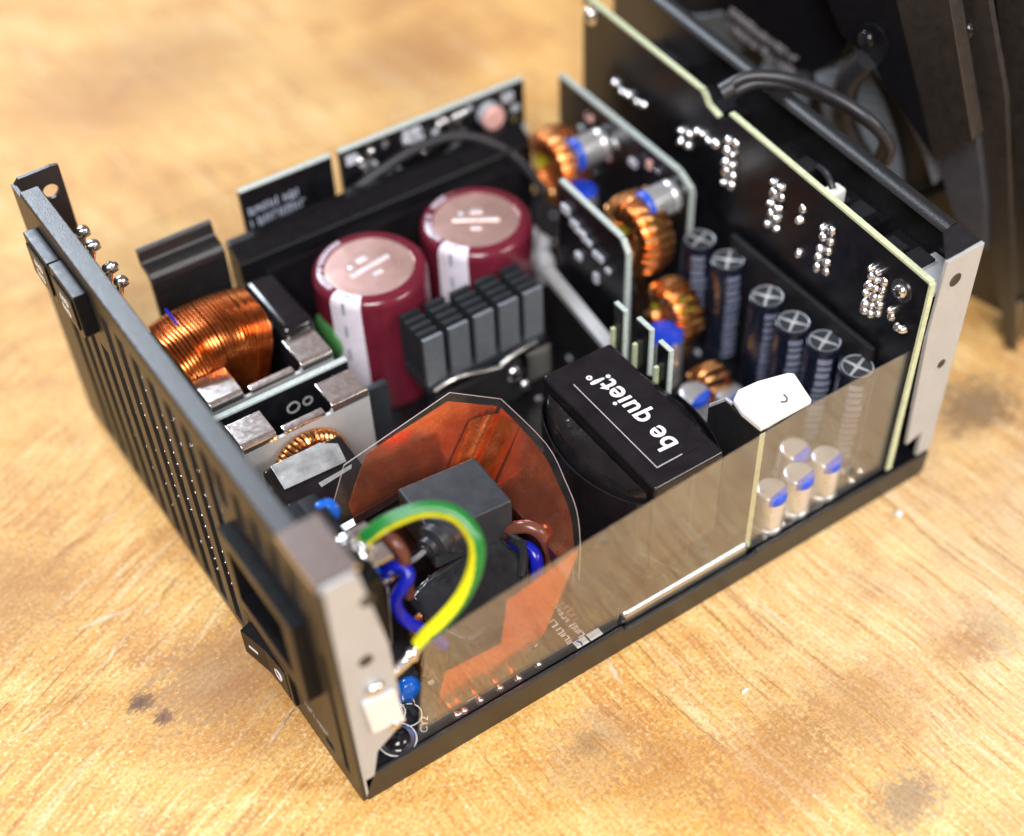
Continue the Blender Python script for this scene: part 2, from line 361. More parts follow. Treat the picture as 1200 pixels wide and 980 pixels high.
class MB:
    def __init__(s):
        s.b = bmesh.new(); s.mi = 0
    def quad(s, vs):
        f = s.b.faces.new(vs); f.material_index = s.mi; return f
    def box(s, x0, x1, y0, y1, z0, z1, bev=0.0, M=None, seg=2):
        v = [s.b.verts.new((x, y, z)) for z in (z0, z1) for y in (y0, y1) for x in (x0, x1)]
        fs = [s.quad([v[i] for i in q]) for q in ((0, 2, 3, 1), (4, 5, 7, 6), (0, 1, 5, 4), (2, 6, 7, 3), (0, 4, 6, 2), (1, 3, 7, 5))]
        vv = v
        if bev:
            es = list({e for f in fs for e in f.edges})
            r = bmesh.ops.bevel(s.b, geom=es, offset=bev, segments=seg, affect='EDGES', profile=.5)
            vv = list({x for f in r['faces'] for x in f.verts} | {x for x in v if x.is_valid})
            for f in r['faces']: f.material_index = s.mi
        if M is not None:
            for x in vv: x.co = M @ x.co
        return s
    def prism(s, pts, ext, bev=0.0, seg=2):
        """closed polygon of 3-D points pushed along vector ext"""
        ext = Vector(ext)
        a = [s.b.verts.new(p) for p in pts]; c = [s.b.verts.new(Vector(p)+ext) for p in pts]
        n = len(pts)
        fs = [s.quad(a[::-1]), s.quad(c)]
        for i in range(n):
            fs.append(s.quad((a[i], a[(i+1) % n], c[(i+1) % n], c[i])))
        if bev:
            es = list({e for f in fs for e in f.edges})
            r = bmesh.ops.bevel(s.b, geom=es, offset=bev, segments=seg, affect='EDGES', profile=.5)
            for f in r['faces']: f.material_index = s.mi
        return s
    def tube(s, path, r, seg=10, smooth=0, close=False, split=None, up=None, caps=True):
        P = [Vector(p) for p in path]
        if smooth:
            P = spline(P, smooth, close)
        n = len(P); rings = []; prev = None
        for i, p in enumerate(P):
            if close: t = (P[(i+1) % n]-P[i-1]).normalized()
            else: t = (P[min(i+1, n-1)]-P[max(i-1, 0)]).normalized()
            if prev is None:
                u = Vector(up) if up is not None else (Vector((0, 0, 1)) if abs(t.z) < .9 else Vector((1, 0, 0)))
            else: u = prev
            u = (u - t*u.dot(t)).normalized(); prev = u; v = t.cross(u)
            rr = r[i*len(r)//n] if isinstance(r, (list, tuple)) else r
            rings.append([s.b.verts.new(p + rr*(math.cos(2*PI*k/seg)*u + math.sin(2*PI*k/seg)*v)) for k in range(seg)])
        for i in range(n if close else n-1):
            A, B = rings[i], rings[(i+1) % n]
            for k in range(seg):
                f = s.quad((A[k], A[(k+1) % seg], B[(k+1) % seg], B[k]))
                if split: f.material_index = split(k, seg, i/n)
        if not close and caps:
            s.quad(rings[0][::-1]); s.quad(rings[-1])
        return s
    def lathe(s, prof, c=(0, 0, 0), axis='z', seg=40, mats=None):
        """profile of (r, h) pairs turned about an axis through c"""
        c = Vector(c)
        def pt(r, h, a):
            x, y = r*math.cos(a), r*math.sin(a)
            return c + Vector({'z': (x, y, h), 'x': (h, x, y), 'y': (y, h, x)}[axis])
        rings = []
        for r, h in prof:
            if r < 1e-6: rings.append([s.b.verts.new(pt(0, h, 0))])
            else: rings.append([s.b.verts.new(pt(r, h, 2*PI*k/seg)) for k in range(seg)])
        for i in range(len(rings)-1):
            A, B = rings[i], rings[i+1]
            if mats: s.mi = mats[i]
            for k in range(seg):
                k2 = (k+1) % seg
                if len(A) == 1 and len(B) == 1: continue
                if len(A) == 1: s.quad((A[0], B[k], B[k2]))
                elif len(B) == 1: s.quad((A[k], A[k2], B[0]))
                else: s.quad((A[k], A[k2], B[k2], B[k]))
        return s
    def blob(s, c, rx, ry, rz, sub=2, jag=0.0):
        r = bmesh.ops.create_icosphere(s.b, subdivisions=sub, radius=1.0)
        for v in r['verts']:
            k = 1+jag*(random.random()-.5)
            v.co = Vector((v.co.x*rx*k, v.co.y*ry*k, v.co.z*rz*k))+Vector(c)
            for f in v.link_faces: f.material_index = s.mi
        return s
    def build(s, name, mats, parent=None, smooth=True, angle=38):
        bmesh.ops.recalc_face_normals(s.b, faces=s.b.faces)
        off = ORIGIN.get(parent, Vector((0, 0, 0)))
        me = D.meshes.new(name)
        for v in s.b.verts: v.co = (v.co-off)*MM
        s.b.to_mesh(me); s.b.free()
        for m in (mats if isinstance(mats, (list, tuple)) else [mats]): me.materials.append(MAT[m])
        if smooth:
            me.shade_smooth()
            me.set_sharp_from_angle(angle=math.radians(angle))
        o = D.objects.new(name, me); COL.objects.link(o)
        if smooth:
            wn = o.modifiers.new('weighted_normals', 'WEIGHTED_NORMAL'); wn.keep_sharp = True; wn.weight = 80
        if parent is not None:
            o.parent = parent
        ORIGIN[o] = off
        return o
def spline(P, k, close=False):
    out = []; n = len(P)
    for i in range(n if close else n-1):
        g = lambda j: P[j % n] if close else P[max(0, min(n-1, j))]
        p0, p1, p2, p3 = g(i-1), g(i), g(i+1), g(i+2)
        for q in range(k):
            t = q/k
            out.append(.5*((2*p1)+(p2-p0)*t+(2*p0-5*p1+4*p2-p3)*t*t+(3*p1-p0-3*p2+p3)*t**3))
    if not close: out.append(P[-1])
    return out
def kids(o):
    return [c for c in D.objects if c.parent == o]
def copy_tree(o, loc=None, label=None, parent=None):
    c = o.copy(); COL.objects.link(c)
    if parent is not None: c.parent = parent
    if loc is not None: c.location = [v*MM for v in loc]
    if label: c['label'] = label
    for ch in kids(o): copy_tree(ch, parent=c)
    return c
def copies(o, parent, locs):
    """copies of a part at offsets (mm) from the first one"""
    for l in locs:
        c = o.copy(); COL.objects.link(c); c.parent = parent
        c.location = Vector(o.location)+Vector(l)*MM
def lettering(name, txt, size, org, xd, yd, mat, parent, thick=.06, bold=0.0, shear=0.0, space=1.0):
    cu = D.curves.new(name, 'FONT'); cu.body = txt; cu.size = size; cu.extrude = thick/2; cu.offset = bold; cu.shear = shear
    cu.space_character = space; cu.resolution_u = 4
    t = D.objects.new(name, cu); COL.objects.link(t)
    dg = bpy.context.evaluated_depsgraph_get(); dg.update()
    me = D.meshes.new_from_object(t.evaluated_get(dg))
    D.objects.remove(t)
    xd = Vector(xd).normalized(); yd = Vector(yd).normalized(); zd = xd.cross(yd)
    off = ORIGIN.get(parent, Vector((0, 0, 0)))
    for v in me.vertices:
        p = v.co.copy()
        v.co = (Vector(org)+xd*p.x+yd*p.y+zd*p.z-off)*MM
    me.materials.clear(); me.materials.append(MAT[mat])
    o = D.objects.new(name, me); COL.objects.link(o)
    if parent is not None: o.parent = parent
    return o
def panel_grid(mb, us, vs, solid, place, th):
    """sheet with holes: cells of a grid, place(u, v, w) -> point, w in 0..th"""
    V = {}
    def vt(i, j, k):
        if (i, j, k) not in V: V[(i, j, k)] = mb.b.verts.new(place(us[i], vs[j], th*k))
        return V[(i, j, k)]
    S = {}
    for i in range(len(us)-1):
        for j in range(len(vs)-1):
            S[(i, j)] = solid((us[i]+us[i+1])/2, (vs[j]+vs[j+1])/2)
    for (i, j), on in S.items():
        if not on: continue
        for k in (0, 1): mb.quad([vt(i, j, k), vt(i+1, j, k), vt(i+1, j+1, k), vt(i, j+1, k)])
        for (di, dj, a, b) in ((-1, 0, (i, j), (i, j+1)), (1, 0, (i+1, j), (i+1, j+1)), (0, -1, (i, j), (i+1, j)), (0, 1, (i, j+1), (i+1, j+1))):
            if not S.get((i+di, j+dj), False):
                mb.quad([vt(*a, 0), vt(*b, 0), vt(*b, 1), vt(*a, 1)])
def marks(mb, org, xd, yd, n, ch, gap, zd, thick=.05):
    """a line of small irregular printed strokes standing for blurred print"""
    org = Vector(org); xd = Vector(xd).normalized(); yd = Vector(yd).normalized(); zd = Vector(zd)
    x = 0.0
    for i in range(n):
        wd = ch*random.uniform(.35, .7)
        for q in range(random.choice((1, 2, 2))):
            h0 = random.uniform(0, .2)*ch; h1 = ch*random.uniform(.75, 1)
            p = org+xd*(x+q*wd*.55)
            mb.prism([p+yd*h0, p+xd*wd*.3+yd*h0, p+xd*wd*.3+yd*h1, p+yd*h1], zd*thick)
        if random.random() < .6:
            p = org+xd*x+yd*ch*random.choice((.05, .45, .8))
            mb.prism([p, p+xd*wd, p+xd*wd+yd*ch*.16, p+yd*ch*.16], zd*thick*.9)
        x += wd+gap
    return x

# ------------------------------------------------------------------ the table
m = MB(); m.box(-700, 900, -600, 1100, -38, 0, 0)
tag(m.build('wooden_table', 'worn_wood'), 'worn pale wooden slab with cracks and dark stains under the opened power supply', None, kind='structure')

# ------------------------------------------------------------------ the steel case: tray, rear panel, front panel
H = 77.7; Wd = 150.0; L0 = 171.4
def front_x(y): return L0 + y*0.045
case = thing('power_supply_case', 'open black steel case of a power supply with slotted rear panel and low side lips', 'case', (0, 0, 0))
m = MB(); m.prism([(0.6, .6, .3), (front_x(0)-.6, .6, .3), (front_x(150)-.6, 149.4, .3), (.6, 149.4, .3)], (0, 0, 1.2)); m.build('tray_floor', 'black_powder_coat', case)
m = MB(); m.prism([(1.3, 0, .0), (L0-1.6, 0, 0), (L0-.2, 0, 1.4), (L0, 0, 8.0), (113.5, 0, 8.3), (112.6, 0, 6.8), (73, 0, 7.0), (72, 0, 8.7), (1.3, 0, 8.9)], (0, 1.2, 0), .35); m.build('tray_lip', 'black_powder_coat', case)
m = MB(); m.prism([(1.3, 150, .0), (front_x(150)-1, 150, 0), (front_x(150)-1, 150, 8.5), (1.3, 150, 8.9)], (0, -1.2, 0), .35); m.build('tray_lip', 'black_powder_coat', case)

# rear panel with vent slots
SL = [52.6+8.25*k-2.4 for k in range(11)]
def rear_solid(y, z):
    for i, c in enumerate(SL):
        if abs(y-c) < 2.2 and 4 < z < 71.5:
            if c > 104 and z > 56: continue
            if 133 < c: return not (z < 68)
            return False
    for c in (44.0, 36.0, 28.0, 20.0, 12.5):
        if abs(y-c) < 1.9 and 60.0 < z < 71.5: return False
    if 13 < y < 41.5 and 33 < z < 55: return False
    if 29 < y < 49.5 and 5 < z < 17.5: return False
    if 4.2 < y < 6.4 and 7 < z < 52: return False
    if 11.5 < y < 15.2 and 6.2 < z < 9.2: return False
    if 52.2 < y < 54.6 and 5.0 < z < 20 : return True
    return True
ys = sorted({0.0, Wd, 13, 41.5, 29, 49.5, 4.2, 6.4, 11.5, 15.2} | {c+s for c in SL for s in (-2.2, 2.2)} | {c+s for c in (44.0, 36.0, 28.0, 20.0, 12.5) for s in (-1.9, 1.9)})
zs = [1.0, 4, 5, 6.2, 7, 9.2, 17.5, 33, 52, 55, 56, 60, 68, 71.5, H-1.2]
m = MB(); panel_grid(m, ys, zs, rear_solid, lambda u, v, w_: (w_, u, v), 1.0)
rear = m.build('rear_panel', 'black_powder_coat', case, smooth=False)
m = MB()   # rounded top bend running into a flange
prof = [(0, H-1.25), (0.05, H-.7), (.35, H-.2), (.9, H), (4.6, H), (4.9, H-.3), (4.9, H-1.0), (1.5, H-1.0), (1.0, H-1.6), (1.0, H-1.25)]
m.prism([(x, 17.0, z) for x, z in prof], (0, 127.0, 0)); m.build('top_flange', 'black_powder_coat', case)
m = MB()   # bare metal end of the flange
prof = [(0.03, H-1.25), (0.08, H-.7), (.38, H-.22), (.9, H-.03), (9.2, H-.03), (9.6, H-.4), (9.6, H-1.0), (1.5, H-1.0), (1.0, H-1.6), (1.0, H-1.25)]
m.prism([(x, 1.3, z) for x, z in prof], (0, 15.6, 0)); m.build('bare_corner_tab', 'tin_plate', case)
# near flange of the rear panel (bare steel) with two dimples
m = MB(); m.prism([(1.0, 0, 1.2), (4.2, 0, 9.3), (5.3, 0, 17.2), (12.0, 0, 21.6), (12.7, 0, 34.0), (12.2, 0, 52), (8.6, 0, H-1.2), (7.6, 0, H-.3), (1.2, 0, H-.3), (.5, 0, H-1.0), (.5, 0, 1.5)], (0, 1.1, 0), .3)
nf = m.build('bare_side_flange', 'zinc_flange', case)
for (x, z) in ((9.4, 68.1), (6.8, 50.2)):
    m = MB(); m.lathe([(1.7, -.02), (1.6, -.12), (0, -.12)], (x, 0, z), 'y', 20); m.build('rivet_hole', 'black_powder_coat', nf)
# far flange with a round hole
m = MB()
cx, cz, rr = 8.3, 71.4, 2.0
circ = [(cx+rr*math.cos(a), cz+rr*math.sin(a)) for a in [2*PI*k/24 for k in range(24)]]
def ring_sheet(m, outer, circ, y0, y1):
    n = len(circ)
    def far(px, pz):
        dx, dz = px-cx, pz-cz; best = None
        for i in range(len(outer)):
            (ax, az_), (bx, bz) = outer[i], outer[(i+1) % len(outer)]
            ex, ez = bx-ax, bz-az_; den = dx*ez-dz*ex
            if abs(den) < 1e-9: continue
            t = ((ax-cx)*ez-(az_-cz)*ex)/den; u = ((ax-cx)*dz-(az_-cz)*dx)/den
            if t > 0 and -1e-6 <= u <= 1+1e-6 and (best is None or t < best): best = t
        return (cx+dx*best, cz+dz*best)
    O_ = [far(*p) for p in circ]
    for y in (y0, y1):
        pass
    A = [[m.b.verts.new((p[0], y, p[1])) for p in circ] for y in (y0, y1)]
    B = [[m.b.verts.new((p[0], y, p[1])) for p in O_] for y in (y0, y1)]
    for i in range(n):
        j = (i+1) % n
        m.quad((A[0][i], A[0][j], B[0][j], B[0][i])); m.quad((A[1][i], A[1][j], B[1][j], B[1][i]))
        m.quad((A[0][i], A[0][j], A[1][j], A[1][i])); m.quad((B[0][i], B[0][j], B[1][j], B[1][i]))
ring_sheet(m, [(0.2, 56), (11.9, 56), (11.9, H+.4), (0.2, H)], circ, 149, 150)
m.prism([(1.0, 149, 56), (11.8, 149, 56), (11.5, 149, 9), (1.0, 149, 9)], (0, 1, 0))
m.build('far_flange', 'black_powder_coat', case)
# printed marks low on the rear panel
m = MB(); marks(m, (-.02, 24.0, 9.9), (0, -1, 0), (0, 0, 1), 8, 2.2, .35, (-1, 0, 0)); m.build('printed_marks', 'thin_print', case, smooth=False)
# dots along the slot edges (punched mesh behind the slots)
m = MB()
for c in SL[1:8]:
    for z in range(10, 64, 4):
        if random.random() < .35: continue
        m.blob((.95, c+2.05, z+c*.13 % 3), .13, .13, .13, 1)
tag(m.build('punched_burr', 'solder', case), kind='stuff')

# front panel
m = MB(); m.prism([(front_x(0), .8, 1.0), (front_x(150), 149, 1), (front_x(150), 149, H-.5), (front_x(0), .8, H-.5)], (-1.1, 0, 0)); m.build('front_panel', 'black_powder_coat', case)
m = MB(); m.prism([(front_x(8)+.1, 8.8, H-.9), (front_x(8)-.4, 8.8, H), (front_x(8)-2.0, 8.8, H), (front_x(8)-2.9, 8.8, H-.25), (front_x(8)-3.6, 8.8, H-.8), (front_x(8)-4.1, 8.8, H-1.7), (front_x(8)-3.4, 8.8, H-1.9), (front_x(8)-2.6, 8.8, H-1.3), (front_x(8)-.9, 8.8, H-1.2)], (5.9, 131, 0)); m.build('front_top_lip', 'black_powder_coat', case)
m = MB(); m.prism([(front_x(0)-.2, .8, H-.2), (front_x(8.6)-.1, 8.6, H-.2), (front_x(8)-5, 8.6, H-.2), (160.2, .8, H-.2)], (0, 0, -1.0)); m.build('front_corner_gusset', 'black_powder_coat', case)
m = MB(); m.prism([(159.8, 0, H-.3), (L0, 0, H-.1), (L0, 0, 9.4), (166.4, 0, 9.3), (166.4, 0, 19), (161.4, 0, 16.5), (160.6, 0, 30), (159.2, 0, 55)], (0, 1.1, 0), .25)
ff = m.build('bare_side_flange', 'zinc_flange', case)
for (x, z, r) in ((163.9, 70.4, 2.1), (166.8, 42.4, 1.6)):
    m = MB(); m.lathe([(r+.5, -.02), (r+.1, -.14), (r-.25, -.09), (r-.35, -.06), (0, -.06)], (x, 0, z), 'y', 28, mats=[0, 0, 1, 1]); m.build('screw_hole', ['zinc_flange', 'chip_black'], ff)
m = MB(); m.box(159.5, 170.2, 1.4, 12, 66.5, 67.4); m.build('inner_bracket', 'zinc_flange', case)
m = MB(); m.box(73, 112, 1.7, 5.2, 4.4, 11.0, 1.7, seg=4); m.build('side_rail', 'bare_steel', case)
m = MB(); m.box(73.5, 111.5, 2.6, 5.3, 11.02, 11.7, .2); m.build('rail_cover', 'black_gloss', case)

# ------------------------------------------------------------------ main circuit board
pcb = thing('main_circuit_board', 'black main circuit board lying flat in the case tray', 'circuit board', (80, 75, 6.2))
m = MB(); m.box(4.4, 168, 2.0, 147.6, 6.3, 7.9); m.build('board', 'circuit_black', pcb)
m = MB()
for (x, y, r) in ((12.8, 5.3, 4.4), (18.2, 9.4, 3.1), (15.5, 12.0, 3.0)):
    m.lathe([(r, 7.93), (r, 7.99), (r-.22, 7.99), (r-.22, 7.93)], (x, y, 0), 'z', 40)
m.build('silkscreen_ring', 'white_print', pcb)
lettering('silkscreen_text', 'CY2', 2.4, (19.2, 3.0, 7.95), (.55, .83, 0), (-.83, .55, 0), 'white_print', pcb)
m = MB(); m.lathe([(4.0, 7.92), (4.0, 8.05), (2.5, 8.05)], (12.8, 5.3, 0), 'z', 40); m.build('solder_pad', 'solder', pcb)
m = MB()
for k, x in enumerate((60.5, 64.0)):
    marks(m, (x, 4.4, 7.93), (0, 1, 0), (-1, 0, 0), 11, 2.0, .3, (0, 0, 1))
m.build('silkscreen_marks', 'sleeve_print', pcb, smooth=False)
m = MB(); m.box(60.0, 63.4, 2.1, 4.2, 7.92, 7.98); m.box(63.9, 67.4, 2.1, 4.2, 7.92, 7.98); m.build('white_block', 'white_print', pcb)
m = MB(); m.tube([(61.4, 2.2, 8.03), (61.6, 3.1, 8.05), (61.0, 3.9, 8.03)], .22, 6, 4); m.build('pen_mark', 'ink_blue', pcb)
m = MB()
for (x, y) in ((27, 3.2), (29, 3.1), (33.5, 3.4), (39, 3.6), (44, 3.3), (50, 3.8), (118, 3.2), (124, 3.4), (141, 3.3), (148, 4.2), (152, 5.5), (141, 10), (150, 11)):
    m.lathe([(1.1, 7.9), (.9, 8.3), (.4, 8.8), (0, 8.9)], (x, y, 0), 'z', 12)
tag(m.build('solder_dot', 'solder', pcb), kind='stuff')
m = MB()
random.seed(3)
for i in range(90):
    x, y = random.uniform(8, 154), random.uniform(4, 140)
    a, b_ = random.choice(((1.0, .6), (1.6, .8), (.6, 1.0), (2.2, 1.4)))
    m.box(x, x+a*1.4, y, y+b_*1.4, 7.95, 7.95+.7)
tag(m.build('surface_chip', 'chip_pale', pcb), kind='stuff')

def pan_screw(name, label, c, axis, r, mat='tin_plate', parent=None, sgn=1, washer=0):
    c = Vector(c)
    t = thing(name, label, 'screw', c) if parent is None else parent
    m = MB()
    p = [(r, 0), (r, sgn*r*.18), (r*.86, sgn*r*.45), (r*.5, sgn*r*.62), (0, sgn*r*.66)]
    if washer: p = [(washer, 0), (washer, sgn*.35), (r, sgn*.4)]+[(a, b+sgn*.35) for a, b in p]
    m.lathe(p, c, axis, 28); m.build('screw_head', mat, t)
    m = MB(); q = r*.5; h = sgn*(r*.67+(.35 if washer else 0))
    for k in (0, 1):
        a, b_ = (q, r*.11) if k else (r*.11, q)
        if axis == 'z': m.box(c.x-a, c.x+a, c.y-b_, c.y+b_, c.z+h-.12, c.z+h+.03)
        elif axis == 'x': m.box(c.x+h-.12, c.x+h+.03, c.y-a, c.y+a, c.z-b_, c.z+b_)
        else: m.box(c.x-a, c.x+a, c.y+h-.12, c.y+h+.03, c.z-b_, c.z+b_)
    m.build('cross_recess', 'chip_black', t)
    return t
pan_screw('mounting_screw', 'black cross head screw in a silver ring on the board at the nearest case corner', (12.8, 5.3, 8.06), 'z', 3.0, 'black_gloss')

# ------------------------------------------------------------------ power inlet and rocker switch in the rear panel
inl = thing('power_inlet', 'black mains power inlet socket set in the rear panel above the rocker switch', 'socket', (0, 27, 45))
m = MB()
def inlet_solid(y, z): return not (15.5 < y < 39.5 and 35.5 < z < 53)
panel_grid(m, [10.5, 15.5, 39.5, 42.5], [31, 35.5, 53, 57], inlet_solid, lambda u, v, w_: (-3.4+w_, u, v), 3.35)
m.build('socket_flange', 'black_plastic', inl, smooth=False)
m = MB(); m.box(-1.5, 14, 15.0, 40, 53.05, 54.6); m.box(-1.5, 14, 15.0, 40, 33.9, 35.45); m.box(-1.5, 14, 13.4, 14.95, 33.9, 54.6); m.box(-1.5, 14, 40.05, 41.4, 33.9, 54.6); m.box(14.05, 19, 13.4, 41.4, 33.9, 54.6, .6)
m.build('socket_body', 'black_plastic', inl)
m = MB(); m.box(3.0, 13.8, 20, 35, 39.5, 48.5, 1.0); m.build('socket_tongue', 'black_plastic', inl)
p0 = MB().box(-.5, 12, 26.6, 28.6, 49.0, 50.0).build('contact_pin', 'tin_plate', inl)
copies(p0, inl, [(0, 7, -6), (0, -7, -6)])
for (y, z) in ((27, 52.5), (20, 53.0)):
    m = MB(); m.box(19, 24, y-2.4, y+2.4, z-.4, z+.4, .15); m.build('rear_terminal', 'tin_plate', inl)
sw = thing('rocker_switch', 'black rocker switch with white line and ring marks low on the rear panel', 'switch', (0, 39, 11))
m = MB(); panel_grid(m, [28.6, 30.2, 48.4, 50], [4.2, 5.4, 16.6, 18], lambda u, v: not (30.2 < u < 48.4 and 5.4 < v < 16.6), lambda u, v, w_: (-.9+w_, u, v), 2.4); m.build('switch_frame', 'black_plastic', sw, smooth=False)
m = MB()
va = [(1.2, 48.2, 16.4), (-3.5, 47.6, 14.8), (-3.5, 47.6, 6.4), (1.2, 48.2, 5.6)]
vb = [(1.2, 39.0, 16.4), (-1.6, 39.0, 15.4), (-1.6, 39.0, 6.4), (1.2, 39.0, 5.6)]
vc = [(1.2, 30.4, 16.4), (-1.0, 30.5, 15.6), (-1.0, 30.5, 6.4), (1.2, 30.4, 5.6)]
RV = [[m.b.verts.new(p) for p in q] for q in (va, vb, vc)]
for q in (0, 1):
    for k in range(4): m.quad((RV[q][k], RV[q][(k+1) % 4], RV[q+1][(k+1) % 4], RV[q+1][k]))
m.quad(RV[0]); m.quad(RV[2][::-1])
rk = m.build('rocker', 'black_plastic', sw, smooth=False)
m = MB(); m.box(-3.50, -3.30, 42.4, 45.4, 10.3, 11.0, M=Matrix.Translation((0, 0, 0)))
for v in m.b.verts: v.co.x = -1.6-1.9*(v.co.y-39.0)/8.6-(.12 if v.co.x < -3.4 else -.05)
m.build('line_mark', 'white_print', rk, smooth=False)
m = MB(); m.lathe([(1.7, -.1), (1.7, .15), (1.15, .15), (1.15, -.1), (1.7, -.1)], (-1.32, 34.4, 10.6), 'x', 28); m.build('ring_mark', 'white_print', rk)

# two blocks with the small slide switches, high on the rear panel
def slide_switch(y0, y1, z0, z1, label):
    t = thing('toggle_switch', label, 'switch', (0, (y0+y1)/2, z0), 'small ON OFF switches at the top of the rear panel')
    m = MB(); m.prism([(-.02, y0, z1), (-.02, y0, z0+2.2), (-.02, y0+2, z0), (-.02, y1-2, z0), (-.02, y1, z0+2.2), (-.02, y1, z1)], (-3.4, 0, 0), .35); m.build('switch_body', 'black_plastic', t)
    yc = (y0+y1)/2
    m = MB(); m.box(-3.9, -3.45, y0+1.5, y1-1.5, z0+3, z1-2, .2); fp = m.build('face_plate', 'black_plastic', t)
    lettering('lettering', 'OFF', 3.0, (-3.95, yc-3.0, z1-4.0), (0, 1, 0), (0, 0, -1), 'white_print', fp, bold=.07)
    lettering('lettering', 'ON', 3.0, (-3.95, yc-2.2, z1-7.6), (0, 1, 0), (0, 0, -1), 'white_print', fp, bold=.07)
    for k in range(2):
        y = yc+2.6-6.0*k
        m = MB(); m.tube([(1.2, y, 64), (7, y, 65), (9.0, y, 69.5), (9.6, y-1.5, 69)], .9, 8, 3); m.blob((8.9, y-.3, 69.8), 1.9, 1.4, 1.4, 2, .25); m.build('soldered_pin', 'solder', t)
    return t
slide_switch(107.2, 121.6, 59.5, 73.2, 'small black ON OFF switch block on the rear panel nearer to the middle')
slide_switch(123.0, 137.4, 58.5, 72.2, 'small black ON OFF switch block nearest the far end of the rear panel')

# ------------------------------------------------------------------ transformer with the printed label
tr = thing('transformer', 'black block transformer with white printed brand label in the middle of the case', 'transformer', (94, 28, 8))
m = MB(); m.box(84.0, 104.2, 6.2, 50.6, 10, 45, .9, seg=3); m.build('core', 'black_gloss', tr)
def bulge(sx):
    m = MB(); x0 = 84.0 if sx < 0 else 104.2
    n = 18; rows = []
    zt = [8.2, 20, 30, 35.5, 38.6, 40.4, 41.2]; of = [1.0, 1.0, 1.0, .96, .82, .5, .05]
    for z, q in zip(zt, of):
        row = []
        for k in range(n+1):
            t = k/n; y = 9.0+39*t
            d = 6.6*(math.sin(PI*t)**.55)*q+random.uniform(-.12, .12)
            row.append(m.b.verts.new((x0+sx*(d+.05), y, z+random.uniform(-.2, .2))))
        rows.append(row)
    for a, b_ in zip(rows[:-1], rows[1:]):
        for k in range(n): m.quad((a[k], a[k+1], b_[k+1], b_[k]))
    m.build('taped_winding', 'black_tape', tr, angle=60)
    m = MB(); zz = 38.0
    outer = [(x0+sx*(7.5*(math.sin(PI*t)**.6)+.2), 7.6+42*t) for t in [k/24 for k in range(25)]]
    inner = [(x0+sx*(7.1*(math.sin(PI*t)**.6)+.2), 8.2+41*t) for t in [k/24 for k in range(25)]]
    for k in range(24):
        a, b_, c_, d_ = outer[k], outer[k+1], inner[k+1], inner[k]
        za = 38.5-1.2*math.sin(PI*k/24)
        m.prism([(a[0], a[1], za), (b_[0], b_[1], za), (c_[0], c_[1], za), (d_[0], d_[1], za)], (0, 0, -30))
    m.build('tape_collar', 'black_gloss', tr)
bulge(-1); bulge(1)
m = MB(); m.box(87.6, 100.4, 10.6, 44.6, 45.03, 45.12); lab = m.build('label_plate', 'black_gloss', tr)
lettering('lettering', 'be quiet!', 7.6, (97.0, 13.8, 45.14), (0, 1, 0), (-1, 0, 0), 'white_print', lab, bold=.11, shear=.06, space=1.04)
m = MB(); m.lathe([(.75, 45.13), (.75, 45.2), (.35, 45.2), (.35, 45.13)], (92.6, 43.2, 0), 'z', 18); m.build('round_mark', 'white_print', lab)
m = MB(); m.box(88.2, 88.42, 10.9, 43.6, 45.13, 45.17); m.box(88.43, 95.5, 10.9, 11.15, 45.13, 45.17); m.build('border_line', 'thin_print', lab)

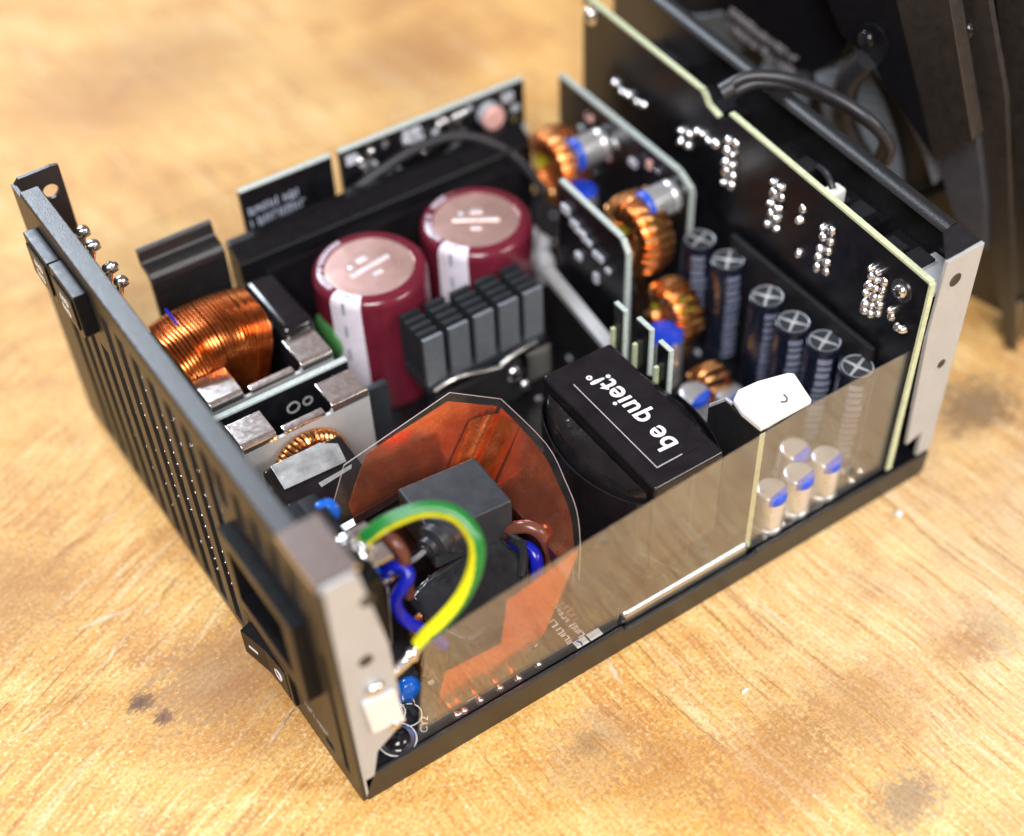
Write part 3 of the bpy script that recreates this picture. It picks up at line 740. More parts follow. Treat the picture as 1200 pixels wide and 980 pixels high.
# ------------------------------------------------------------------ two big maroon capacitors
def bulk(x, y, zt, r, rot, label, plus):
    t = thing('bulk_capacitor', label, 'capacitor', (x, y, 8), 'large maroon capacitors')
    m = MB(); m.lathe([(r-.4, 8.0), (r, 8.6), (r, zt-2.6), (r-.25, zt-1.2), (r-1.0, zt-.35), (r-2.0, zt), (r-3.4, zt+.02), (r-3.5, zt-.4)], (x, y, 0), 'z', 72); m.build('sleeve', 'maroon_sleeve', t)
    m = MB(); m.lathe([(r-3.5, zt-.35), (r-4.2, zt-.3), (0, zt-.18)], (x, y, 0), 'z', 64); top = m.build('can_top', 'can_aluminium', t)
    m = MB(); c, s_ = math.cos(plus), math.sin(plus)
    M = Matrix.Translation((x, y, zt-.15)) @ Matrix.Rotation(plus, 4, 'Z')
    m.box(-6.2, 6.2, -.55, .55, -.08, .10, M=M); m.box(-1.6, 1.6, 2.6, 4.2, -.08, .06, M=M); m.box(-1.4, 1.4, -4.0, -2.8, -.08, .06, M=M); m.blob(M @ Vector((-3.8, 2.6, 0)), .9, .9, .15, 1)
    m.build('vent_score', 'can_bright', top)
    # pale polarity stripe down the side and over the rim
    m = MB(); n = 8; a0 = rot-.29; a1 = rot+.29
    pr_ = [(r+.06, 9), (r+.06, zt-2.6), (r-.2, zt-1.15), (r-.95, zt-.28), (r-2.0, zt+.07), (r-3.3, zt+.09)]
    g = [[m.b.verts.new((x+q*math.cos(a0+(a1-a0)*k/n), y+q*math.sin(a0+(a1-a0)*k/n), z)) for k in range(n+1)] for q, z in pr_]
    for A, B in zip(g[:-1], g[1:]):
        for k in range(n): m.quad((A[k], A[k+1], B[k+1], B[k]))
    st = m.build('polarity_stripe', 'sleeve_print', t)
    m = MB()
    for z in (zt-4.5, zt-12, zt-20, zt-28):
        q = r+.1; a = rot-.02
        e1 = Vector((math.cos(a), math.sin(a), 0)); e2 = Vector((-math.sin(a), math.cos(a), 0)); o_ = Vector((x, y, z))+e1*q
        m.prism([o_-e2*.45, o_+e2*.45, o_+e2*.45+Vector((0, 0, 4)), o_-e2*.45+Vector((0, 0, 4))], e1*.05)
    e1 = Vector((math.cos(rot), math.sin(rot), 0)); e2 = Vector((-math.sin(rot), math.cos(rot), 0)); o_ = Vector((x, y, zt+.1))+e1*(r-2.2)
    m.prism([o_-e2*.9-e1*.3, o_+e2*.9-e1*.3, o_+e2*.9+e1*.3, o_-e2*.9+e1*.3], (0, 0, .05)); m.build('minus_mark', 'faint_print', st)
    # rim print
    m = MB(); a = 1.75
    while a < 3.35:
        if random.random() < .86:
            e1 = Vector((math.cos(a), math.sin(a), 0)); e2 = Vector((-math.sin(a), math.cos(a), 0)); o_ = Vector((x, y, zt+.03))
            for q in range(2):
                o2 = o_+e2*(q*.75-.4)
                m.prism([o2+e1*(r-3.2), o2+e1*(r-1.75), o2+e1*(r-1.75)+e2*.35, o2+e1*(r-3.2)+e2*.35], (0, 0, .06))
            if random.random() < .7: m.prism([o_+e1*(r-2.6)-e2*.4, o_+e1*(r-2.6)+e2*.6, o_+e1*(r-2.3)+e2*.6, o_+e1*(r-2.3)-e2*.4], (0, 0, .06))
        a += .115
    m.build('rim_print', 'sleeve_print', t, smooth=False)
bulk(70.4, 108.8, 45.5, 15.0, math.radians(214), 'left maroon capacitor nearer to the copper choke, white stripe facing the rear panel', math.radians(8))
bulk(102.9, 108.8, 45.5, 15.0, math.radians(212), 'right maroon capacitor nearer to the two coil boards, half behind the finned heatsink', math.radians(-33))

# ------------------------------------------------------------------ finned heatsink (5 x 5 pin fins)
hs = thing('finned_heatsink', 'grey metal heatsink of twenty five upright fins in front of the maroon capacitors', 'heatsink', (87, 86, 8))
x0, y0, z0, z1 = 68.8, 80.4, 25.5, 41.2
m = MB(); m.box(x0, 105.2, y0+.2, 92.6, z0-3.2, z0-.05, .3); m.build('fin_base', 'grey_anodised', hs)
m = MB()
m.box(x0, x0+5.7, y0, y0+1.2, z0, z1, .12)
f0 = m.build('fin', ['ribbed_fin_lit'], hs)  # front row, painted lighter as the lit face of the same heatsink
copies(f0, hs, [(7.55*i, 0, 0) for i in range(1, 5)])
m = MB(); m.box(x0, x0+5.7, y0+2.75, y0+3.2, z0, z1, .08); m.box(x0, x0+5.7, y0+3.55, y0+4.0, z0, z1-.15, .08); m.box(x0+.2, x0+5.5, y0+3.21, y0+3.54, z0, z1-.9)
f1 = m.build('fin', ['fin_shaded'], hs)
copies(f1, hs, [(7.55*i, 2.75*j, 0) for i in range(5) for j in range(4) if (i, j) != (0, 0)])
for (xa, xb) in ((72, 78), (92, 98)):
    m = MB(); m.box(xa, xb, 86, 87, 8, z0-3.3, .2); m.build('heatsink_leg', 'grey_anodised', hs)
clip = thing('transistor_clip', 'shiny steel spring clip holding flat transistors below the finned heatsink', 'clip', (88, 78, 8))
m = MB(); m.tube([(70, 79.2, 24.5), (76, 77.6, 27.2), (84, 77.4, 25.0), (89, 77.2, 24.0)], .75, 10, 5); m.tube([(89, 77.4, 24.6), (95, 77.4, 26.2), (101, 78.6, 25.2)], .75, 10, 5); m.build('spring_bar', 'bare_steel', clip)
m = MB(); m.blob((92.5, 76.3, 20), 2.6, 1.4, 2.6, 2, .2); m.blob((95.2, 75.6, 15), 1.8, 1.2, 1.8, 2, .2); m.build('clip_screw', 'solder', clip)
m = MB(); m.box(97.5, 105, 77.3, 78.6, 13, 23, .4); m.build('clip_tab', 'bare_steel', clip)
m = MB(); m.box(70, 96, 78.2, 80.1, 8.5, 22, .4); m.build('transistor_row', 'chip_black', clip)

# ------------------------------------------------------------------ wound chokes
def winding(mb, c, axis, ri, ro, hw, n, rw, a0, a1, seg=6, pts=14):
    """n loops of round wire about a ring core (radii ri..ro, half width hw)"""
    c = Vector(c)
    E = {'x': (Vector((0, 1, 0)), Vector((0, 0, 1)), Vector((1, 0, 0))), 'y': (Vector((1, 0, 0)), Vector((0, 0, 1)), Vector((0, 1, 0))), 'z': (Vector((1, 0, 0)), Vector((0, 1, 0)), Vector((0, 0, 1)))}[axis]
    rc, hr = (ri+ro)/2, (ro-ri)/2
    for i in range(n):
        a = a0+(a1-a0)*(i+.5)/n+random.uniform(-.012, .012)*(12/(ro+12))
        e = math.cos(a)*E[0]+math.sin(a)*E[1]
        sk = (a1-a0)/n*.5
        P = []
        for k in range(pts):
            q = 2*PI*k/pts; cs, sn = math.cos(q), math.sin(q)
            rr = (abs(cs)**4+abs(sn)**4)**(-1/4)
            aa = a+sk*math.sin(q)*.4; e2 = math.cos(aa)*E[0]+math.sin(aa)*E[1]
            P.append(c+e2*(rc+hr*cs*rr)+E[2]*(hw*sn*rr))
        mb.tube(P, rw, seg, 0, True)
ck = thing('line_choke', 'large ring choke of dark copper wire standing behind the slotted rear panel', 'choke', (28, 113, 8))
m = MB(); rows = []
for k in range(15):
    a = math.radians(90+19-37*k/14); rows.append([m.b.verts.new((27.5+r_*math.cos(a), y, 2.5+r_*math.sin(a))) for r_, y in ((23, 105.6), (42.0, 105.6), (43.2, 106.6), (43.2, 120.4), (42.0, 121.4), (23, 121.4))])
for A, B in zip(rows[:-1], rows[1:]):
    for k in range(6): m.quad((A[k], A[(k+1) % 6], B[(k+1) % 6], B[k]))
m.quad(rows[0]); m.quad(rows[-1][::-1])
m.build('ring_core', 'black_plastic', ck)
m = MB(); winding(m, (27.5, 113.5, 2.5), 'y', 21.5, 45.0, 10.2, 26, .53, math.radians(90-16.5), math.radians(90+17), 8, 24); tag(m.build('winding', 'enamelled_copper', ck), kind='stuff')
m = MB(); q_ = math.radians(99.5); m.tube([(27.5+r_*math.cos(q_), y, 2.5+r_*math.sin(q_)) for r_, y in ((45.5, 121.5), (45.75, 119), (45.75, 116.5), (45.6, 114.8))], .42, 8, 3); m.build('blue_strand', 'wire_blue', ck)
m = MB(); m.box(8, 50, 102, 125, 8, 12, .6); m.build('choke_base', 'black_plastic', ck)
m = MB(); m.box(41.3, 51, 102.5, 126, 8, 42.5, 2.5, seg=4); m.build('choke_side', 'black_gloss', ck)

# bent dark plate and bar behind the choke
bp = thing('bent_black_plate', 'bent black plate with rounded top standing behind the copper choke', 'plate', (30, 134, 8))
m = MB(); prof = [(132.8, 8), (132.8, 46.5), (133.0, 48.0), (133.8, 49.1), (135.2, 49.6), (137.6, 49.7), (138.0, 50.2), (138.2, 53.0), (138.6, 53.8), (139.4, 53.8), (139.6, 53.0), (139.4, 49.2), (138.6, 48.3), (135.4, 48.1), (134.5, 47.4), (134.2, 46.5), (134.2, 8)]
m.prism([(21.5, y, z) for y, z in prof], (20.5, 0, 0), .2); m.build('bent_sheet', 'black_powder_coat', bp)
br_ = thing('black_heat_bar', 'long black heatsink bar in front of the far control board', 'heatsink', (90, 131, 8))
m = MB(); m.prism([(44, 129.5, 8), (44, 129.5, 44), (44, 134.5, 47), (44, 137.5, 47), (44, 137.5, 8)], (91, 0, 0), .5); m.build('bar', 'black_plastic', br_)
m = MB(); m.box(50, 130, 127.8, 129.4, 12, 40, .4); m.build('insulating_strip', 'black_gloss', br_)
m = MB(); m.tube([(76, 139.6, 41), (88, 139.4, 46), (104, 139, 50), (118, 137, 49), (129, 130, 42), (134, 122, 32)], 1.5, 10, 6); tag(m.build('black_cable', 'wire_black'), 'thick black cable arching over the black bar in front of the far control board', 'cable')

# green disc between choke and capacitor
nt = thing('green_disc', 'small green coated disc standing between the copper choke and the left maroon capacitor', 'thermistor', (57, 107, 8))
m = MB(); m.lathe([(0, -2), (4.5, -1.8), (6.2, -1), (6.2, 1), (4.5, 1.8), (0, 2)], (56.6, 108.5, 29), 'x', 28); m.build('disc', 'green_epoxy', nt)
m = MB(); m.tube([(56.6, 107, 23), (56.6, 106.6, 8)], .4, 6); m.tube([(56.6, 110, 23), (56.6, 110.4, 8)], .4, 6); m.build('lead', 'tin_plate', nt)

# ------------------------------------------------------------------ filter board with two tinned brackets
fb = thing('filter_board', 'upright black filter board with a pale top edge between two tinned metal brackets', 'circuit board', (31, 88, 8))
m = MB(); m.box(12.2, 51.2, 88.0, 89.5, 8, 38.6); m.build('board', 'circuit_black', fb)
m = MB(); m.box(12.2, 51.2, 87.96, 89.54, 38.62, 39.3, .1); m.build('board_edge', 'board_edge_pale', fb)
m = MB()
for (x, r) in ((35, 1.7), (39, 1.3)):
    m.lathe([(r, 0), (r, -.06), (r-.2, -.06), (r-.2, 0)], (x, 87.94, 32), 'y', 30)
m.build('silkscreen_ring', 'white_print', fb)
lettering('silkscreen_text', 'BU2', 2.2, (21, 87.9, 33.5), (1, 0, 0), (0, 0, 1), 'white_print', fb)
def bracket(yf, yb, zt, xs, label):
    t = thing('tinned_bracket', label, 'bracket', (33, yf, 8), 'tinned brackets beside the filter board')
    (a0, a1), (b0, b1) = xs
    m = MB(); m.prism([(a0, yf, 9), (a0, yf, zt-1.6), (a1, yf, zt-1.6), (a1+.6, yf, zt-2.6), (b0-.6, yf, zt-2.6), (b0, yf, zt-1.6), (b1, yf, zt-1.6), (b1, yf, 9)], (0, .9, 0)); m.build('plate', 'zinc_flange', t)
    for (u, v) in xs:
        prof = [(yf-.02, zt-2.6), (yf-.02, zt-1.2), (yf+.25, zt-.5), (yf+1.0, zt), (yb, zt), (yb, zt-.9), (yf+1.3, zt-.9), (yf+.95, zt-1.4), (yf+.95, zt-2.6)]
        m = MB(); m.prism([(u, y, z) for y, z in prof], (v-u, 0, 0), .12); m.build('folded_tab', 'tin_plate', t)
    m = MB(); m.box(a1+2.0, b0-2.0, yf-.1, yf+2.2, zt-2.3, zt-1.2, .3); m.build('top_strip', 'tin_plate', t)
bracket(76.0, 84.6, 39.6, ((16.2, 25.2), (40.3, 50.2)), 'tinned bracket with two folded tabs on the near side of the filter board')
bracket(92.6, 102.6, 39.8, ((16.2, 25.0), (41.0, 49.6)), 'tinned bracket with two folded tabs on the far side of the filter board')
m = MB(); m.box(52.5, 59.5, 84, 86, 8, 30, .4, M=None); 
tag(m.build('grey_plate', 'grey_anodised'), 'plain grey metal plate standing beside the left maroon capacitor near the copper foil', 'plate')
m = None
fc = thing('filter_coil', 'small ring coil of copper wire half hidden behind the near tinned bracket', 'choke', (30, 70, 8))
m = MB(); m.lathe([(5, -1.2), (8, -1.2), (8, 1.2), (5, 1.2), (5, -1.2)], (31.5, 73.6, 27), 'y', 32); m.build('ring_core', 'black_plastic', fc)
m = MB(); winding(m, (31.5, 73.6, 27), 'y', 4.2, 9.3, 1.8, 26, .6, math.radians(-20), math.radians(200)); tag(m.build('winding', 'bright_copper', fc), kind='stuff')
fx = thing('film_capacitor', 'glossy black box capacitor with bright silver foil on its top edge', 'capacitor', (29, 64, 8))
m = MB(); m.prism([(17.5, 54, 8), (39, 54, 8), (39, 54, 22), (17.5, 54, 22)], (0, 1, 0)); m.b.free()
m = MB(); m.prism([(18, 52, 8), (18, 52, 27), (18, 54, 31), (18, 59, 34.6), (18, 70, 35.5), (18, 71.2, 34.5), (18, 71.2, 8)], (20.5, 0, 0), .6); m.build('box_body', 'black_gloss', fx)
m = MB(); m.prism([(19.4, 62.4, 35.15), (35.6, 61.8, 35.1), (36.6, 67.6, 35.55), (33, 70.2, 35.75), (20, 70.2, 35.75)], (0, 0, .25), .1); m.prism([(27, 58.6, 34.62), (35.6, 59.6, 34.75), (36.2, 60.6, 34.85), (27, 60.0, 34.78)], (0, 0, .12)); m.build('foil_and_glint', 'foil_glint_silver', fx)  # foil sheet, then a thin strip painting a white highlight on the gloss

# ------------------------------------------------------------------ copper shield in clear plastic
sh = thing('copper_shield', 'copper foil shield sealed in clear plastic and folded around the mains wiring', 'shield', (60, 40, 8))
def sheet(name, mat, pts, off, parent=sh):
    m = MB(); o_ = Vector(off); m.prism([Vector(p)+o_ for p in pts], o_.normalized()*.2); return m.build(name, mat, parent)
A_UP = [(24.8, 50.0, 35.6), (31.2, 53.1, 44.6), (60.9, 54.7, 49.3), (73.2, 52.2, 42.0), (61.9, 47.9, 29.7), (24.4, 47.9, 29.7)]
sheet('clear_wall', 'clear_film_thin', A_UP, (0, .03, -.01))
sheet('clear_wall', 'clear_film_thin', [(24.4, 47.9, 29.6), (61.9, 47.9, 29.6), (61.9, 47.9, 9), (24.4, 47.9, 9)], (0, .03, 0))
sheet('copper_foil', 'copper_foil', [(29.4, 49.8, 35.1), (37.2, 53.0, 44.4), (60.1, 54.0, 47.3), (72.2, 51.6, 40.4), (61.6, 48.0, 29.9), (29.4, 48.0, 29.9)], (0, .42, -.15))
sheet('copper_foil', 'copper_foil', [(29.4, 47.9, 29.8), (61.6, 47.9, 29.8), (61.6, 47.9, 10), (29.4, 47.9, 10)], (0, .42, 0))
pts = [Vector(p) for p in [(73.2, 52.2, 42.0), (73.5, 33.8, 42.4), (71.5, 23.0, 40.2), (69.5, 15.8, 38.0), (66.1, 9.7, 34.3), (62.1, 4.7, 29.9)]]
sheet('clear_wall', 'clear_film_thin', spline(pts, 4)+[Vector((61.9, 47.9, 29.7))], (.03, 0, -.03))
sheet('clear_wall', 'clear_film_thin', [(62.0, 47.9, 29.6), (62.0, 4.8, 29.6), (62.0, 4.8, 9), (62.0, 47.9, 9)], (.03, 0, 0))
pts = [Vector(p) for p in [(72.1, 51.1, 40.9), (72.0, 34.4, 40.7), (70.0, 23.6, 38.5), (68.1, 16.8, 36.4), (64.4, 10.3, 32.4), (61.9, 7.2, 29.8)]]
sheet('copper_foil', 'copper_foil', spline(pts, 4)+[Vector((61.9, 47.4, 29.8))], (.33, 0, -.36))
sheet('copper_foil', 'copper_foil', [(62.0, 47.3, 29.7), (62.0, 7.4, 29.7), (62.0, 7.4, 10), (62.0, 47.3, 10)], (.42, 0, 0))
m = MB(); rows = []
for q_ in range(9):
    e = q_/8; cr = Vector((72.3, 51.7, 40.6)).lerp(Vector((61.6, 48.0, 29.9)), e); row = []
    pa, pb = cr+Vector((-8.5, 0, 0)), cr+Vector((0, -8.5, 0))
    for k in range(15):
        q = k/14; dip = .5*math.exp(-((q-.5)/.05)**2)
        row.append(m.b.verts.new(pa*(1-q)**2+cr*2*q*(1-q)+pb*q*q+Vector((dip, dip, -dip*.5))))
    rows.append(row)
for A, B in zip(rows[:-1], rows[1:]):
    for k in range(14): m.quad((A[k], A[k+1], B[k+1], B[k]))
m.build('rounded_fold', 'copper_foil', sh, angle=75)
m = MB(); m.tube(A_UP[:4], .08, 6); m.tube([(73.2, 52.2, 42.0), (73.5, 33.8, 42.4), (71.5, 23.0, 40.2), (69.5, 15.8, 38.0), (66.1, 9.7, 34.3), (62.1, 4.7, 29.9)], .08, 6, 4); m.tube([A_UP[1], A_UP[0], (24.4, 47.9, 29.7)], .08, 6); m.build('cut_edge', 'film_edge', sh)
# near foil flap behind the clear side sheet
m = MB(); m.prism([(62.0, 4.6, 41.0), (43.0, 4.6, 37.0), (40.8, 4.6, 23.0), (26.0, 4.6, 24.0), (22.4, 4.6, 8.8), (43.5, 4.6, 8.2), (52.5, 4.6, 17.5), (58, 4.6, 30)], (0, .18, 0)); m.build('copper_foil', 'copper_foil', sh)
m = MB(); m.prism([(26, 45, 29), (45, 45, 30), (45, 47.8, 30.5), (26, 47.8, 29.5)], (0, 0, .5)); m.prism([(24.6, 46.4, 31.0), (45, 46.4, 33.0), (45, 48.4, 32.5), (25, 48.6, 31.0)], (0, 0, .3)); m.build('folded_hem', 'black_gloss', sh)

# rubber boot, shrink-wrapped block
bx = thing('rubber_boot', 'grey black rubber box over the filter part in front of the copper foil', 'cover', (48, 35, 8))
m = MB(); m.prism([(39.0, 43.8, 40), (59.0, 42.0, 40), (58.6, 25.6, 40), (38.2, 27.2, 40)][::-1], (0, 0, -12), .7, 3); m.build('boot_box', 'grey_rubber', bx)
m = MB(); m.tube([(46, 30, 33), (42.5, 29.4, 36.5), (39.5, 28.2, 37), (36.6, 27.2, 37), (35.6, 26.7, 37)], [5.0, 5.0, 4.2, 2.4, 1.3], 18, 5); m.build('boot_sleeve', 'grey_rubber', bx)
m = MB(); m.box(44, 56, 29, 42, 8, 28.0, .5); m.build('component_body', 'black_plastic', bx)
sb = thing('shrink_wrapped_coil', 'coil wrapped in wrinkled glossy black shrink film beside the earth wire', 'coil', (46, 22, 8))
m = MB()
m.prism([(29.5, 26.0, 25.5), (36.4, 28.0, 27), (55.5, 28.2, 29), (57.0, 17.4, 27.5), (51, 9.5, 24), (35, 9.0, 23), (30.5, 17, 25)][::-1], (0, 0, -17), 1.5, 3)
bmesh.ops.subdivide_edges(m.b, edges=m.b.edges[:], cuts=2, use_grid_fill=True)
for v in m.b.verts:
    v.co += Vector((random.uniform(-.35, .35), random.uniform(-.35, .35), random.uniform(-.3, .3)))
m.build('film_wrap', 'shrink_film', sb, angle=70)
m = MB(); m.tube([(57.0, 23.5, 29.0), (56.4, 18.4, 30.4), (53.0, 14.2, 28.0)], 1.1, 8, 5); m.tube([(56.2, 27.5, 30), (58.0, 20, 30.2)], .8, 8, 3); m.build('film_seam', 'shrink_film', sb)
m = MB(); winding(m, (30.5, 17, 17), 'z', 3.0, 5.2, 7, 14, .55, 1.6, 4.8); tag(m.build('winding', 'bright_copper', sb), kind='stuff')

# ------------------------------------------------------------------ mains wires
t = thing('earth_wire', 'green and yellow earth wire arching from the soldered tab to the rear flange', 'wire', (25, 12, 40))
gy = [(19.9, 21.2, 58.4), (21.6, 20.4, 60.0), (25.3, 19.3, 62.0), (31.9, 16.8, 63.5), (36.5, 12.4, 63.0), (37.8, 7.3, 60.0), (36.1, 4.6, 55.0), (32.2, 3.6, 49.0), (27.2, 3.9, 44.0), (23.4, 4.6, 41.0), (20.7, 4.7, 38.7)]
m = MB(); m.tube(gy, 1.72, 64, 20)
gp_ = spline([Vector(p) for p in gy], 20); m.b.faces.ensure_lookup_table()
for k_, f_ in enumerate(m.b.faces):
    q_ = min(k_//64, len(gp_)-1); fcn = f_.calc_center_median(); pc = (gp_[q_]+gp_[min(q_+1, len(gp_)-1)])/2
    thr = .74-.46*min(1.0, q_/len(gp_)*2.2)
    if (fcn-pc).normalized().dot((Vector((24, 4, 48))-pc).normalized()) > thr: f_.material_index = 1
m.build('insulation', ['wire_green', 'wire_yellow'], t)
m = MB(); m.tube([(20.7, 4.7, 38.7), (17.8, 4.3, 37.0), (13.0, 3.6, 36.2), (8, 2.8, 36.5)], 1.5, 10, 4); m.blob((18.6, 4.4, 37.4), 2.2, 1.8, 1.8, 2, .2); m.build('tinned_end', 'solder', t)
m = MB(); m.blob((17.3, 22.2, 57.4), 2.9, 2.6, 2.3, 3, .30); m.blob((18.3, 19.4, 57.0), 2.3, 2.2, 2.0, 3, .30); m.blob((15.6, 24.0, 57.4), 1.3, 1.3, 1.2, 2, .5); m.blob((19.4, 18.6, 56.2), 1.3, 1.1, 1.1, 2, .4); m.build('solder_joint', 'solder', t)
m = MB(); m.tube([(17.0, 25.5, 52.5), (20, 27, 52)]+[(24.3, 28.9, 50.0), (25.6, 24.5, 52.0), (26.5, 21.0, 52.0), (27.1, 19.3, 49.0), (27.0, 19.7, 44.0), (27.5, 20.5, 34)], 1.5, 16, 6)
tag(m.build('brown_wire', 'wire_brown'), 'brown mains wire bending down beside the soldered tab under the earth wire', 'wire')
m = MB(); m.tube([(19.0, 22.0, 40), (22.2, 22.7, 42.0), (23.7, 22.0, 44.0), (25.2, 20.2, 46.0), (26.6, 18.4, 46.0), (26.4, 16.9, 45.0), (24.4, 16.6, 43.0), (22.6, 16.7, 40.0), (22.7, 15.8, 36.0), (24.0, 14.2, 33.0), (26.4, 13.2, 30.0), (30, 11, 24)], 1.5, 16, 6)
tag(m.build('blue_wire', 'wire_blue'), 'blue mains wire curling down inside the near corner below the earth wire', 'wire')
m = MB(); m.tube([(54, 29.5, 22), (56.5, 27.8, 27.0), (57.5, 25.9, 30.0), (59.1, 24.2, 31.5), (60.8, 22.5, 32.0), (62.3, 20.6, 31.0), (63.3, 18.9, 28.0), (63.3, 17.0, 23.0), (60.6, 16.0, 16.0)], 1.6, 16, 6)
tag(m.build('brown_wire', 'wire_brown'), 'brown mains wire looping against the copper foil beside the transformer', 'wire')
m = MB(); m.tube([(55.5, 26.5, 20), (57.3, 24.8, 25.0), (58.2, 22.5, 27.0), (59.4, 20.4, 27.0), (59.6, 18.3, 26.0), (59.0, 17.0, 23.0), (58.0, 16.6, 17.0), (55.9, 17.0, 10.0)], 1.7, 16, 6)
tag(m.build('blue_wire', 'wire_blue'), 'blue mains wire bending down at the right end of the shrink wrapped coil', 'wire')
t = thing('grey_lead', 'thin grey lead with bare white tinned strands left of the shrink wrapped coil', 'wire', (28, 23, 30))
m = MB(); m.tube([(36.2, 26.9, 37), (32.9, 25.4, 38.0), (29.9, 23.8, 40.0), (26.6, 21.6, 42.0), (24.5, 20.6, 42.8)], .62, 8, 5); m.build('insulation', 'wire_grey', t)
m = MB(); m.tube([(25, 20.8, 42.7), (23.2, 20.0, 43.0), (21.6, 19.7, 43.0)], .75, 8, 3); m.tube([(24.6, 19.8, 43.6), (27.4, 18.2, 44.6)], .5, 8); m.tube([(22, 18.6, 43), (18, 12, 33)], .22, 6); m.tube([(21, 21, 44), (18, 15, 34)], .22, 6); m.build('tinned_strand', 'solder', t)

def disc(c, r, axis, rot, label):
    t = thing('blue_disc_capacitor', label, 'capacitor', c, 'blue coated disc capacitors')
    m = MB(); m.lathe([(0, -1.7), (r*.7, -1.6), (r*.95, -1), (r, 0), (r*.95, 1), (r*.7, 1.6), (0, 1.7)], c, axis, 28)
    for v in m.b.verts: v.co += Vector((random.uniform(-.08, .08),)*3)
    m.blob((c[0], c[1], c[2]-r), 1.1, 1.1, 1.6, 2)
    b_ = m.build('coated_disc', 'blue_epoxy', t, angle=70)
    m = MB(); m.tube([(c[0]-1, c[1], c[2]-r), (c[0]-1, c[1], max(8, c[2]-r-6))], .35, 6); m.tube([(c[0]+1, c[1], c[2]-r), (c[0]+1, c[1], max(8, c[2]-r-6))], .35, 6); m.build('lead', 'tin_plate', t)
disc((18.2, 37.6, 51), 3.9, 'y', 0, 'blue coated disc capacitor behind the bare tab beside the silver foil box')
disc((18.0, 19.0, 49.5), 2.8, 'y', 0, 'blue coated disc capacitor just under the soldered end of the earth wire')
disc((19.6, 11.2, 15), 3.3, 'y', 0, 'rounder blue disc capacitor low behind the near flange beside the board screw')
disc((16.4, 12.6, 14.5), 3.0, 'x', 0, 'narrow blue disc capacitor turned edge on, low behind the near flange')
t = thing('ground_lug', 'bright tinned ground lug bolted to the near steel flange', 'bracket', (8, 0, 30))
m = MB(); m.prism([(4.0, -.15, 38.2), (11.6, -.15, 36.6), (12.8, -.15, 24.0), (5.0, -.15, 26.0)], (0, -1.0, 0), .3); m.build('lug_plate', 'lug_zinc', t)
m = MB(); m.blob((7.2, -.8, 41), 2.4, 1.2, 1.5, 2, .3); m.blob((10.0, -.9, 24.6), 1.9, .9, 1.2, 2, .2); m.build('solder_blob', 'solder', t)

# ------------------------------------------------------------------ clear side sheets
sht = thing('clear_side_sheet', 'tall clear plastic sheet along the near long side of the case', 'sheet', (90, 2, 7), 'clear insulating sheets')
top = [(20.8, 41.5), (40, 44.0), (60.6, 46.0), (86, 48.0), (111.5, 49.5), (125.3, 50.6), (145, 50.7), (160.5, 50.2)]
m = MB(); m.prism([(x, 2.0, z) for x, z in top]+[(160.5, 2.0, 9.0), (112.6, 2.0, 8.2), (112, 2.0, 12.0), (72, 2, 12.0), (71.4, 2.0, 8.2), (16.0, 2.0, 6.4)], (0, .4, 0)); m.build('film', 'clear_film', sht)
m = MB()
for (x0, z0_, x1, z1_) in ((92, 48.2, 92, 14), (78, 30, 90, 14.5)):
    m.tube([(x0, 2.6, z0_), (x1, 2.6, z1_)], .12, 5)
m.build('crease', 'clear_film', sht)
s2 = thing('clear_side_sheet', 'faint clear plastic sheet along the far long side of the case', 'sheet', (75, 147.5, 7), 'clear insulating sheets')
m = MB(); m.box(13, 150, 147.7, 148.0, 8, 53.6); m.build('film', 'clear_film_thin', s2)

# ------------------------------------------------------------------ far control board
cb = thing('control_board', 'upright black control board with pale top edge and a notch along the far side', 'circuit board', (95, 142, 8))
def board_xz(t, x0, x1, y, z0, z1, edge, bm='circuit_black'):
    m = MB(); m.box(x0, x1, y, y+1.5, z0, z1-.55); m.build('board', bm, t)
    m = MB(); m.box(x0-.02, x1+.02, y-.03, y+1.53, z1-.53, z1, .1); m.build('board_edge', edge, t)
board_xz(cb, 52.2, 79.2, 142, 8, 55.9, 'board_edge_pale')
board_xz(cb, 81.7, 140.8, 142, 8, 55.9, 'board_edge_pale')
m = MB(); m.box(79.25, 81.65, 142, 143.5, 8, 38); m.build('board', 'circuit_black', cb)
m = MB()
for z in (47.5, 43.5, 39.5): marks(m, (53.6, 141.97, z), (1, 0, 0), (0, 0, 1), 8 if z > 40 else 6, 3.0, .35, (0, -1, 0))
m.build('silkscreen_marks', 'faint_print', cb, smooth=False)
random.seed(11)
for i in range(78):
    x = random.uniform(83, 138); z = random.uniform(34, 54)
    a, b_ = random.choice(((1.6, 1.0), (2.6, 1.6), (3.6, 2.6), (1.2, 2.0)))
    m = MB(); m.box(x, x+a, 140.9, 141.95, z, z+b_, .15); m.build('surface_chip', random.choice(('chip_pale', 'chip_pale', 'chip_black', 'solder')), cb)
for (x, z) in ((84.6, 41.5), (92, 41.2), (101.5, 51), (103, 46.2), (106.5, 45.5), (112.5, 52.4), (114.5, 52.6), (116.5, 52.8), (118.6, 52.7), (120.6, 52.8), (87.4, 51.2), (91, 52.6)):
    m = MB(); m.lathe([(1.25, 0), (1.1, -.7), (.5, -1.2), (0, -1.25)], (x, 141.95, z), 'y', 16); m.build('solder_joint', 'solder', cb)
m = MB(); m.lathe([(0, -4.2), (3.0, -4.0), (3.6, -3.4), (3.6, 0)], (128.5, 141.9, 49.5), 'y', 28); m.build('radial_part', 'chip_pink', cb)
m = MB(); m.lathe([(3.7, -2.5), (3.7, 0)], (128.5, 141.85, 49.5), 'y', 28); m.build('radial_collar', 'chip_pale', cb)

